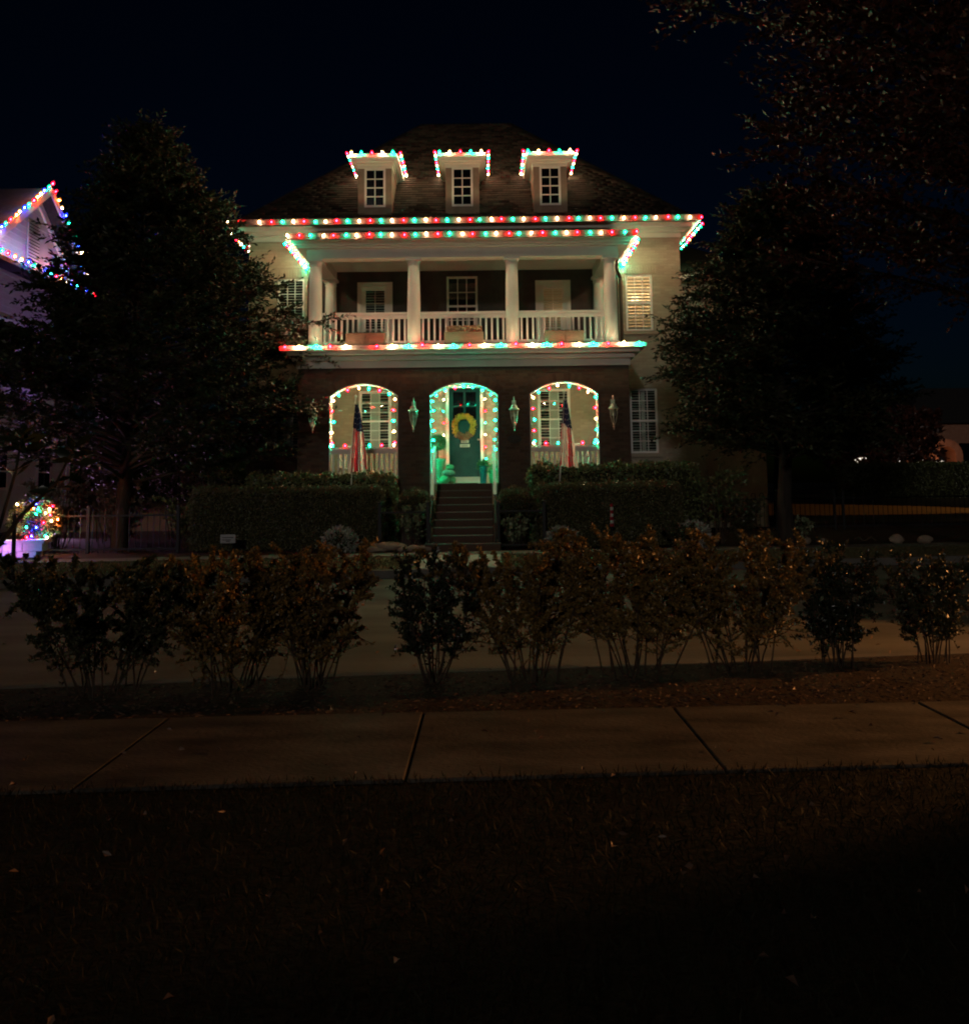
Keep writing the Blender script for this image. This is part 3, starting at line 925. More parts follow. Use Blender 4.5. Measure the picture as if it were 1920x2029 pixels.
# ------------------------------------------------------------------ dormers
for d in DORM:
    YD = 25.5
    b = MB()
    hw = 0.455
    # face with an opening, cheeks running back into the roof
    panel(b, d - hw, d + hw, 8.70, 10.24, YD, [(d - 0.285, d + 0.285, 9.08, 10.17)], 0.1)
    b.face([(d + hw, YD, 8.7), (d + hw, 28.6, 8.7), (d + hw, 28.6, 10.24), (d + hw, YD, 10.24)])
    b.face([(d - hw, 28.6, 8.7), (d - hw, YD, 8.7), (d - hw, YD, 10.24), (d - hw, 28.6, 10.24)])
    do = b.build('dormer', 'dormer', house)
    c = MB()
    for z0, z1, o in ((10.16, 10.255, 0.02), (10.25, 10.30, 0.06), (10.295, 10.345, 0.12), (10.34, 10.37, 0.15), (10.365, 10.47, 0.19)):
        c.box(d - hw - o, d + hw + o, YD - o * 1.7, 28.9, z0, z1)
    c.build('dormer_cornice', 'cream', do)
    c = MB()
    c.poly([(d - 0.63, YD - 0.31, 10.472), (d + 0.63, YD - 0.31, 10.472), (d + 0.63, 28.8, 10.472), (d - 0.63, 28.8, 10.472), (d, YD + 0.5, 10.60), (d, 28.8, 10.60)], [(0, 1, 4), (1, 2, 5, 4), (3, 0, 4, 5), (0, 3, 2, 1)])
    c.build('dormer_roof', 'roof_base', do)
    # window pieces straight under the dormer
    x0, x1, z0, z1, y, fr = d - 0.285, d + 0.285, 9.08, 10.17, YD - 0.012, 0.055
    f = MB()
    for q in ((x0, x1, z0, z0 + fr), (x0, x1, z1 - fr, z1), (x0, x0 + fr, z0 + fr, z1 - fr), (x1 - fr, x1, z0 + fr, z1 - fr)):
        f.box(q[0], q[1], y, y + 0.06, q[2], q[3])
    for j in range(1, 4):
        z = z0 + fr + (z1 - z0 - 2 * fr) * j / 4
        f.box(x0 + fr, x1 - fr, y + 0.014, y + 0.05, z - 0.012, z + 0.012)
    f.box(d - 0.012, d + 0.012, y + 0.012, y + 0.052, z0 + fr, z1 - fr)
    f.build('window_frame', 'white', do)
    pw, ph = (x1 - x0 - 2 * fr) / 2, (z1 - z0 - 2 * fr) / 4
    pm = MB(); pm.box(-pw / 2, pw / 2, -0.003, 0.003, -ph / 2, ph / 2); pme = pm.mesh('pane')
    for i in range(2):
        for j in range(4):
            place('pane', pme, 'dark_glass', do, loc=(x0 + fr + pw * (i + 0.5), y + 0.035, z0 + fr + ph * (j + 0.5)))

# ------------------------------------------------------------------ front steps, handrails
st = MB(); st.box(XC - 0.66, XC + 0.66, 20.85, 22.88, 0.1, 0.2)
steps = st.build('steps', 'dark_brick', house)
SZ0, SZ1, SY0, SY1, NS = 0.20, 1.63, 20.80, 22.88, 9
rs, td = (SZ1 - SZ0) / NS, (SY1 - SY0) / (NS - 1)
for i in range(NS):
    y = SY0 + td * i
    hw = 0.80 if i < 1 else 0.64
    zt = SZ0 + rs * (i + 1)
    if i < NS - 1:
        q = MB(); q.box(XC - hw, XC + hw, y, y + td + 0.02, zt - rs, zt - 0.02); q.build('riser', 'dark_brick', steps)
        q = MB(); q.box(XC - hw - 0.01, XC + hw + 0.01, y - 0.025, y + td - 0.003, zt - 0.02, zt); q.build('tread', 'tread', steps)
    else:
        q = MB(); q.box(XC - hw, XC + hw, y - 0.02, y + 0.015, zt - rs, zt - 0.005); q.build('riser', 'dark_brick', steps)
for sx in (-1, 1):
    q = MB()
    x = XC + sx * 0.70
    prof = [(SY0 + td, SZ0), (SY1, SZ0), (SY1, SZ1 - 0.02), (SY0 + td, SZ0 + rs * 1.2)]
    q.poly([(x - 0.05, y, z) for y, z in prof] + [(x + 0.05, y, z) for y, z in prof], [(0, 1, 2, 3), (7, 6, 5, 4), (0, 3, 7, 4), (3, 2, 6, 7), (2, 1, 5, 6)])
    q.build('stair_cheek', 'dark_brick', steps)
    q = MB()
    xr = XC + sx * 0.70
    q.bar((xr, 22.98, 2.50), (xr, 21.70, 1.36), 0.07, 0.06)
    q.bar((xr, 22.99, 1.63), (xr, 22.99, 2.52), 0.06)
    hr = q.build('handrail', 'white', steps)
    q = MB()
    q.bar((xr, 21.72, 0.60), (xr, 21.72, 1.36), 0.035)
    q.bar((xr, 21.72, 1.36), (xr, 20.95, 0.75), 0.025)
    q.bar((xr, 20.97, 0.22), (xr, 20.97, 0.78), 0.03)
    q.build('handrail_post', 'black_iron', steps)
# ================================================================== strings of bulbs
def bulb_mesh(key):
    b = MB()
    b.lathe((0, 0, 0), [(0.015, 0.008), (0.031, 0.020), (0.041, 0.043), (0.041, 0.061), (0.028, 0.090), (0.007, 0.112)], 10, mi=1)
    b.lathe((0, 0, 0), [(0.004, 0.030), (0.011, 0.036), (0.013, 0.046), (0.011, 0.057), (0.004, 0.064)], 6)
    me = b.mesh('bulb_' + key, smooth=True)
    me.materials.append(M['bulb_' + key])
    me.materials.append(M['shell_' + key])
    return me
BULB = {k: bulb_mesh(k) for k in 'wrgboWRG'}

def path_points(poly, n):
    """n points evenly along a polyline, ends included"""
    P = [Vector(p) for p in poly]
    seg = [(P[i + 1] - P[i]).length for i in range(len(P) - 1)]
    tot = sum(seg)
    out = []
    for k in range(n):
        d = tot * k / max(n - 1, 1)
        i = 0
        while i < len(seg) - 1 and d > seg[i]:
            d -= seg[i]; i += 1
        out.append(P[i] + (P[i + 1] - P[i]) * min(1, d / max(seg[i], 1e-9)))
    return out

def light_string(label, runs, skip=(), group='strings of coloured bulbs on the brick house', name='light_string', jit=0.09, size=1.0):
    """runs: list of (polyline, n, colours, direction); colours repeat along the run"""
    base = Vector(runs[0][0][0])
    t = thing(name, label, 'string lights', base, group)
    w = MB()
    idx = 0
    for poly, n, colours, dr in runs:
        pts = path_points(poly, n)
        wp = []
        for i, p in enumerate(pts):
            p = p + Vector((random.uniform(-0.025, 0.025), random.uniform(-0.004, 0.004), random.uniform(-0.010, 0.006))) if n > 12 else p
            pts[i] = p
            d = Vector(dr[i] if isinstance(dr, list) else dr).normalized()
            wp.append(p)
            if i < n - 1:
                wp.append((p + pts[i + 1]) / 2 + Vector((0, 0, -0.012 + random.uniform(-0.008, 0.004))))
            w.tube([p - d * 0.008, p + d * 0.016], 0.012, 6)
            if idx not in skip:
                dd = (d + Vector((random.uniform(-jit, jit), random.uniform(-jit, jit), random.uniform(-jit, jit)))).normalized()
                place('bulb', BULB[colours[i % len(colours)]], None, t, loc=p, quat=Vector((0, 0, 1)).rotation_difference(dd),
                      scale=[size * random.uniform(0.86, 1.12)] * 3)
            idx += 1
        if len(wp) > 1:
            w.tube(wp, 0.0045, 4)
    w.build('cord', 'wire', t)
    return t

UP = (0, 0, 1)
ge, gz = YW - 0.55, 8.545
def strung(n, cols):
    return [cols[i % len(cols)] for i in range(n)]
light_string('long row of red, green and white bulbs along the main roof eave', [
    ([(WL - 0.48, ge, gz), (WR + 0.48, ge, gz)], 44, strung(44, 'wrg'), UP),
    ([(WR + 0.53, ge + 0.2, gz - 0.05), (WR + 0.53, ge + 3.0, gz - 0.05)], 11, 'rgwgwrw', (0.5, 0, -0.6)),
    ([(WL - 0.53, ge + 0.2, gz - 0.05), (WL - 0.53, ge + 3.0, gz - 0.05)], 11, 'grwgrww', (-0.5, 0, -0.6))], skip=(2,))
pe, pz = YF - 0.47, 7.50
light_string('row of red, green and white bulbs round the porch roof gutter', [
    ([(PL - 0.19, pe, pz), (PR + 0.19, pe, pz)], 31, strung(31, 'wrg')[:30] + ['r'], UP),
    ([(PR + 0.25, pe + 0.15, pz - 0.075), (PR + 0.25, YW - 0.15, pz - 0.075)], 12, 'GWRGRGWRWGW', (0.5, 0, -0.7)),
    ([(PL - 0.25, pe + 0.15, pz - 0.075), (PL - 0.25, YW - 0.15, pz - 0.075)], 12, 'GRWGRWGRWGW', (-0.5, 0, -0.7))])
be, bz = YF - 0.425, 4.835
light_string('row of coloured bulbs along the edge of the balcony floor', [
    ([(PL - 0.26, be, bz), (PR + 0.22, be, bz)], 24, ['r', 'w', 'g', 'r', 'w', 'g', 'r', 'w', 'g', 'r', 'w', 'g', 'r', 'w', 'g', 'r', 'w', 'g', 'r', 'w', 'g', 'r', 'w', 'g'], (0, -0.25, 1))], skip=(5,), size=0.88)
for d, lab, cols in ((DORM[0], 'short string of bulbs round the left dormer roof', 'WGRWGR'), (DORM[1], 'short string of bulbs round the middle dormer roof', 'GWRGWR'), (DORM[2], 'short string of bulbs round the right dormer roof', 'GWRGWR')):
    yd0, zd = 25.5 - 0.36, 10.44
    light_string(lab, [
        ([(d - 0.60, yd0, zd), (d + 0.52, yd0, zd)], 5, cols, UP),
        ([(d + 0.69, yd0 + 0.03, zd), (d + 0.69, yd0 + 1.95, zd)], 8, 'RWGRWGRW', (0.5, 0, 0.8)),
        ([(d - 0.69, yd0 + 0.03, zd), (d - 0.69, yd0 + 1.95, zd)], 8, 'RWGRWGRW', (-0.5, 0, 0.8))])

def arch_run(m, zlow, n):
    r = 0.035
    pts = [(m - AH + r, YF + 0.03, zlow)]
    for k in range(17):
        d = -AH + 2 * AH * k / 16
        L = math.hypot(d, arch_z(d) - AZ)
        q = (L - r - 0.02) / L
        pts.append((m + max(-AH + r, min(AH - r, d * q)), YF + 0.03, AZ + (arch_z(d) - AZ) * q))
    pts.append((m + AH - r, YF + 0.03, zlow))
    P = path_points(pts, n)
    dr = []
    for p in P:
        dx = p.x - m
        dr.append((-math.copysign(1, dx), -0.2, -0.12) if p.z < SPR - 0.02 else (-dx * 0.8, -0.2, -1))
    return pts, n, dr
for m, lab, cols, rc in ((ARCH[0], 'string of coloured bulbs round the left porch arch and its rail', 'RWGRWGRWGRGWRGW', 'GRWGRW'),
                         (ARCH[2], 'string of coloured bulbs round the right porch arch and its rail', 'GRGRWGRWGRWGRWG', 'WRGWRG')):
    pts, n, dr = arch_run(m, 2.62, 16)
    light_string(lab, [(pts, n, cols, dr), ([(m - AH + 0.08, YF + 0.06, 2.515), (m + AH - 0.10, YF + 0.06, 2.515)], 6, rc, (0, -0.5, 1))], size=1.0)
pts, n, dr = arch_run(XC, 1.72, 25)
light_string('string of teal green bulbs round the middle porch arch', [(pts, n, 'GGGGGGGGGGGRGGGGGGGGGGGGGG', dr)], size=0.9)
light_string('string of coloured bulbs round the front door casing', [
    ([(dx0 - 0.06, YW - 0.12, 1.95), (dx0 - 0.06, YW - 0.12, 4.15)], 8, 'WRGWRGWR', (0, -1, 0.1)),
    ([(dx0 + 0.12, YW - 0.07, dz1 + 0.06), (dx1 - 0.12, YW - 0.07, dz1 + 0.06)], 5, 'GGWGG', (0, -1, 0.2)),
    ([(dx1 + 0.06, YW - 0.12, 4.15), (dx1 + 0.06, YW - 0.12, 1.95)], 8, 'GWRGWRGW', (0, -1, 0.1))], size=0.66)

# ================================================================== wall lanterns
def lantern(x, z, label):
    y = YF - 0.16
    t = thing('wall_lantern', label, 'lantern', (x, YF, z), 'unlit lanterns on the porch piers')
    b = MB()
    b.box(x - 0.05, x + 0.05, YF - 0.03, YF - 0.0125, z + 0.33, z + 0.72)
    b.tube([(x, YF - 0.02, z + 0.68), (x, YF - 0.08, z + 0.80), (x, YF - 0.15, z + 0.76), (x, y, z + 0.60)], 0.012, 6)
    b.tube([(x, YF - 0.02, z + 0.40), (x - 0.06, YF - 0.08, z + 0.52), (x - 0.10, y, z + 0.46)], 0.009, 6)
    b.tube([(x, YF - 0.02, z + 0.40), (x + 0.06, YF - 0.08, z + 0.52), (x + 0.10, y, z + 0.46)], 0.009, 6)
    b.build('bracket', 'bronze', t, smooth=True)
    b = MB()
    b.lathe((x, y, z), [(0.012, 0.66), (0.02, 0.645), (0.012, 0.63), (0.03, 0.61), (0.07, 0.58), (0.075, 0.54), (0.125, 0.50), (0.13, 0.485), (0.10, 0.48)][::-1], 12)
    b.build('cap', 'bronze', t, smooth=True)
    b = MB()
    b.lathe((x, y, z), [(0.02, 0.15), (0.045, 0.18), (0.075, 0.30), (0.088, 0.40), (0.090, 0.48)], 12)
    b.build('glass_shade', 'glass', t, smooth=True)
    b = MB()
    for k in range(6):
        a = math.pi / 3 * k + 0.3
        c, s_ = math.cos(a), math.sin(a)
        b.tube([(x + c * r, y + s_ * r, z + h) for r, h in ((0.025, 0.12), (0.052, 0.18), (0.082, 0.30), (0.095, 0.40), (0.098, 0.49))], 0.008, 5)
    b.lathe((x, y, z), [(0.004, -0.02), (0.016, 0.0), (0.008, 0.03), (0.03, 0.06), (0.012, 0.085), (0.032, 0.12), (0.03, 0.15), (0.01, 0.16)], 10)
    b.build('cage', 'bronze', t, smooth=True)
    b = MB(); b.lathe((x, y, z), [(0.012, 0.16), (0.012, 0.30), (0.022, 0.33), (0.018, 0.37), (0.004, 0.40)], 8)
    b.build('candle', 'paper', t, smooth=True)
for dx, lab in ((-3.57, 'bronze lantern left of the left porch arch, half behind tree twigs'), (-1.19, 'bronze lantern between the left arch and the front door arch'),
                (1.19, 'bronze lantern between the front door arch and the right arch'), (3.54, 'bronze lantern at the right end of the porch wall')):
    lantern(XC + dx, 2.86, lab)
# small oval plaque under the third lantern
b = MB(); x, z = XC + 1.19, 2.66
q = [(x + math.cos(a) * 0.17, z + math.sin(a) * 0.10) for a in [2 * math.pi * k / 20 for k in range(20)]]
b.poly([(u, YF - 0.012, v) for u, v in q] + [(u, YF - 0.03, v) for u, v in q], [tuple(range(20, 40))] + [(k, (k + 1) % 20, 20 + (k + 1) % 20, 20 + k) for k in range(20)])
tag(b.build('wall_plaque', 'dark_wall'), 'dark oval plaque on the brick below the lantern right of the door arch', 'plaque')

# ================================================================== flags
def flag(base, top, label, sgn, seed):
    r_ = random.Random(seed)
    base, top = Vector(base), Vector(top)
    t = thing('flag', label, 'flag', base, 'flags hanging from poles before the porch')
    b = MB(); b.tube([base, top], 0.014, 8)
    b.lathe(top, [(0.014, 0.0), (0.03, 0.015), (0.034, 0.035), (0.02, 0.06), (0.005, 0.07)], 8)
    b.build('pole', 'white', t, smooth=True)
    NU, NV = 52, 60
    V, F, mi = [], [], []
    Lf = 1.50
    d = (base - top).normalized()
    for j in range(NV + 1):
        v = j / NV
        w = 0.075 + 0.36 * v ** 0.8
        pz = top + d * (0.12 + 0.20 * v)
        zz = top.z - 0.16 - Lf * v
        cx = top.x + d.x * (0.12 + Lf * v) * 1.0
        for i in range(NU + 1):
            u = i / NU
            foldx = 0.018 * math.sin(u * 31 + v * 3 + seed)
            ly = 0.075 * math.sin(u * 15 + 2.2 * v + seed) * (0.3 + 0.7 * v) + 0.02 * math.sin(u * 37 + 5 * v)
            xx = cx + sgn * (u - 0.12) * w + foldx * v
            yy = top.y - 0.03 + ly + d.y * Lf * v * 0.4
            zzz = zz + 0.06 * (u - 0.5) * v * math.sin(seed) - 0.10 * abs(u - 0.62) * v + 0.02 * math.sin(9 * u)
            V.append((xx, yy, zzz))
    for j in range(NV):
        for i in range(NU):
            a = j * (NU + 1) + i
            F.append((a, a + 1, a + NU + 2, a + NU + 1))
            u, v = i / NU, j / NV
            lim = 0.34 + 0.10 * u
            if v < lim:
                m_ = 1 if (i % 6 == 2 and j % 5 == 2) else 2
            else:
                m_ = 0 if int((u + 0.10 * v) * 12.9) % 2 == 0 else 1
            mi.append(m_)
    b = MB(); b.v, b.f, b.m = V, F, mi
    b.build('cloth', ['flag_red', 'flag_white', 'flag_blue'], t, smooth=True)
flag((-3.14, 22.28, 0.25), (-2.97, 22.20, 3.62), 'striped flag hanging limp in front of the left porch arch', 1, 2)
flag((1.60, 22.28, 0.25), (1.82, 22.20, 3.66), 'striped flag hanging limp in front of the right porch arch', 1, 5)

# ================================================================== things on the porch and balcony
# wreath on the door
wc = Vector(((lx0 + lx1) / 2 - 0.02, yd - 0.05, 3.13))
t = thing('door_wreath', 'yellow flower wreath hanging on the front door', 'wreath', wc)
b = MB()
b.tube([wc + Vector((math.cos(a) * 0.24, 0.01, math.sin(a) * 0.26)) for a in [2 * math.pi * k / 24 for k in range(25)]], 0.04, 8)
b.build('ring', 'twig', t, smooth=True)
n = 1500
a = rng.uniform(0, 2 * math.pi, n); q = np.clip(rng.normal(0, 0.036, (n, 2)) + 0.012 * np.sin(a * 7)[:, None], -0.065, 0.08)
P = np.stack([wc.x + np.cos(a) * (0.225 + q[:, 0]), wc.y - 0.02 - np.abs(q[:, 1]) * 0.6, wc.z + np.sin(a) * (0.25 + q[:, 0])], 1)
D = np.stack([np.cos(a), -0.5 + 0 * a, np.sin(a)], 1) + rng.normal(0, 0.6, (n, 3))
low = (np.sin(a) < -0.72)
leaves('flowers', P[~low], D[~low], 0.052, 0.038, 'yellow', t)
leaves('ribbon_leaves', P[low] + [0, -0.01, 0], D[low], 0.075, 0.05, 'copper_petal', t)
# paper notices
for (w, h, z, lab) in ((0.20, 0.075, 2.735, 'upper small white notice taped to the door'), (0.255, 0.08, 2.625, 'lower wider white notice taped to the door')):
    x = (lx0 + lx1) / 2 + 0.0
    o = thing('door_notice', lab, 'notice', (x, yd, z), 'paper notices on the front door')
    b = MB(); b.box(x - w / 2, x + w / 2, yd - 0.004, yd - 0.0015, z - h / 2, z + h / 2); b.build('paper', 'paper', o)
    b = MB()
    for k in range(3):
        b.box(x - w * 0.38, x + w * (0.36 - 0.07 * (k % 2)), yd - 0.005, yd - 0.0042, z + h * (0.24 - 0.24 * k) - 0.004, z + h * (0.24 - 0.24 * k) + 0.004)
    b.build('print_lines', 'ink', o)
# pumpkins and gourds by the left of the steps
def pumpkin(c, r, h, mat, label, ribs=9, sx=1.0):
    t = thing('pumpkin', label, 'pumpkin', c, 'pumpkins on the porch')
    b = MB()
    prof = [(r * math.sin(math.pi * k / 12) ** 0.75 * 1.0 + 0.004, h * (1 - math.cos(math.pi * k / 12)) / 2) for k in range(13)]
    b.lathe(c, prof, ribs * 4, sx=sx, wob=lambda a: 1 - 0.07 * abs(math.sin(a * ribs / 2)) ** 0.5 * -1 - 0.05)
    b.build('skin', mat, t, smooth=True)
    b = MB(); b.tube([(c[0], c[1], c[2] + h * 0.96), (c[0] + 0.01, c[1], c[2] + h + 0.03), (c[0] + 0.03, c[1] - 0.01, c[2] + h + 0.06)], [0.02, 0.014, 0.016], 6)
    b.build('stem', 'twig', t, smooth=True)
YP = 23.42
pumpkin((XC - 0.48, YP - 0.16, 1.63), 0.115, 0.19, 'pumpkin', 'pale green pumpkin at the front left of the porch')
pumpkin((XC - 0.32, YP - 0.05, 1.63), 0.105, 0.18, 'pumpkin', 'dark green striped pumpkin beside the pale one')
pumpkin((XC - 0.39, YP - 0.03, 1.80), 0.155, 0.16, 'gourd', 'flat brown warty pumpkin resting on the green ones', 11)
pumpkin((XC - 0.36, YP - 0.02, 1.955), 0.10, 0.13, 'pumpkin', 'small green pumpkin topping the pile')
# topiary in an urn
t = thing('topiary', 'clipped ball topiary in a tall urn left of the door', 'potted plant', (XC - 0.66, YP + 0.25, 1.63))
c = (XC - 0.66, YP + 0.25, 1.63)
b = MB(); b.lathe(c, [(0.11, 0.0), (0.12, 0.03), (0.06, 0.08), (0.05, 0.14), (0.12, 0.26), (0.17, 0.42), (0.19, 0.56), (0.21, 0.58), (0.21, 0.61), (0.17, 0.61)], 20); b.build('urn', 'terracotta', t, smooth=True)
b = MB(); b.tube([(c[0], c[1], 2.2), (c[0], c[1], 2.55)], 0.018, 6); b.build('stem', 'twig', t)
n = 1500; d = unit(rng.normal(size=(n, 3))); rr = 0.17 * rng.uniform(0.75, 1.05, (n, 1))
leaves('foliage', np.array([c[0], c[1], 2.62]) + d * rr, d + rng.normal(0, 0.6, (n, 3)), 0.045, 0.025, 'leaf_laurel', t)
# pots on the right of the door
for k, (dx, dy, h, r, lab) in enumerate(((0.44, 0.55, 0.42, 0.10, 'tall blue pot with leafy plant right of the door'), (0.68, 0.28, 0.30, 0.11, 'short green pot by the right side of the porch opening'))):
    c = (XC + dx, YP + dy - 0.3, 1.63)
    t = thing('potted_plant', lab, 'potted plant', c)
    b = MB(); b.lathe(c, [(r * 0.7, 0), (r * 0.75, 0.02), (r, h * 0.9), (r * 1.08, h * 0.92), (r * 1.08, h), (r * 0.9, h), (r * 0.88, h * 0.93)], 18)
    b.build('pot', pmat('glazed_pot', (0.03, 0.12, 0.16) if k == 0 else (0.06, 0.17, 0.09), None, rough=0.25), t, smooth=True)
    n = 260; d = unit(rng.normal(size=(n, 3)) + [0, 0, 0.9])
    leaves('foliage', np.array(c) + [0, 0, h * 0.95] + d * rng.uniform(0, 0.12, (n, 1)), d, 0.09, 0.03, 'leaf_laurel', t)
b = MB(); b.box(XC - 0.3, XC + 0.3, 24.95, 25.38, 1.632, 1.645)
tag(b.build('door_mat', 'hedge_core'), 'dark door mat on the porch floor before the door', 'door mat')

# wicker chairs behind the porch rails
def chair(x, y, rz, label):
    t = thing('porch_chair', label, 'chair', (x, y, 1.63), 'pale chairs on the porch')
    ca, sa = math.cos(rz), math.sin(rz)
    def P(u, v, z): return (x + u * ca - v * sa, y + u * sa + v * ca, 1.63 + z)
    b = MB(); b.tube([P(-0.26, -0.22, 0.40), P(0.26, -0.22, 0.40), P(0.26, 0.24, 0.40), P(-0.26, 0.24, 0.40), P(-0.26, -0.22, 0.40)], 0.025, 6)
    for i in range(8):
        b.bar(P(-0.24 + 0.0686 * i, -0.21, 0.41), P(-0.24 + 0.0686 * i, 0.23, 0.41), 0.05, 0.012)
    b.build('seat', 'white', t)
    for u, v in ((-0.24, -0.2), (0.24, -0.2), (-0.24, 0.22), (0.24, 0.22)):
        q = MB(); q.tube([P(u, v, 0), P(u, v, 0.40)], 0.02, 6); q.build('leg', 'white', t)
    q = MB()
    top = [P(0.28 * math.cos(a), 0.24, 0.42 + 0.55 * math.sin(a) ** 0.6) for a in [math.pi * k / 14 for k in range(15)]]
    q.tube(top, 0.022, 6)
    for i in range(1, 14):
        u = 0.28 * math.cos(math.pi * i / 14)
        q.tube([P(u, 0.24, 0.41), top[i]], 0.012, 5)
    q.build('backrest', 'white', t)
    for s_ in (-1, 1):
        q = MB(); q.tube([P(0.27 * s_, 0.24, 0.64), P(0.29 * s_, -0.1, 0.64), P(0.27 * s_, -0.22, 0.58), P(0.26 * s_, -0.22, 0.40)], 0.02, 6); q.build('armrest', 'white', t)
chair(XC - 2.85, 24.3, 0.3, 'rounded pale wicker chair behind the left porch rail')
chair(XC + 2.75, 24.4, -0.4, 'rounded pale wicker chair behind the right porch rail')

# planter boxes before the balustrade
def planter(x, label, flowers):
    y0, y1, z0, z1 = YF - 0.14, YF + 0.06, 4.908, 5.23
    t = thing('planter_box', label, 'planter', (x, YF - 0.04, 4.908), 'wooden boxes on the balcony edge')
    w = 0.46
    b = MB(); b.box(x - w, x + w, y0 + 0.02, y1 - 0.02, z0, z1 - 0.03); b.build('box', 'wood', t)
    b = MB()
    for q in ((x - w - 0.01, x - w + 0.05), (x + w - 0.05, x + w + 0.01)):
        b.box(q[0], q[1], y0 - 0.002, y1 + 0.002, z0 + 0.001, z1)
    b.box(x - w + 0.051, x + w - 0.051, y0 + 0.001, y0 + 0.025, z1 - 0.05, z1 - 0.002)
    b.box(x - w + 0.051, x + w - 0.051, y0 + 0.001, y0 + 0.025, z0 + 0.003, z0 + 0.045)
    b.build('rim', 'wood', t)
    b = MB()
    for k in range(8):                              # carved rosette
        a = math.pi / 4 * k
        b.bar((x, y0 + 0.012, (z0 + z1) / 2), (x + 0.07 * math.cos(a), y0 + 0.012, (z0 + z1) / 2 + 0.07 * math.sin(a)), 0.02, 0.02)
    b.build('rosette', 'wood', t)
    n = 800 if flowers else 90
    P = np.stack([rng.uniform(x - w + 0.05, x + w - 0.05, n), rng.uniform(y0 + 0.03, y1 - 0.03, n), z1 - 0.03 + rng.uniform(0, 0.15 if flowers else 0.02, n) * (1.1 - np.linspace(-1, 1, n) * 0)], 1)
    leaves('flowers' if flowers else 'soil_moss', P, rng.normal(size=(n, 3)) + [0, -0.3, 0.8], 0.06, 0.045, 'pink' if flowers else 'leaf_box', t)
planter(XC - 2.33, 'wooden planter box in the left bay of the balcony', False)
planter(XC + 0.02, 'wooden planter box full of pink flowers in the middle bay', True)
planter(XC + 2.42, 'wooden planter box in the right bay of the balcony', False)
# ================================================================== trees and shrubs
def frame_of(d):
    d = unit(d)
    h = np.where(np.abs(d[..., 2:3]) > 0.9, np.array([1.0, 0, 0]), np.array([0, 0, 1.0]))
    a = unit(np.cross(d, h)); return a, np.cross(a, d)

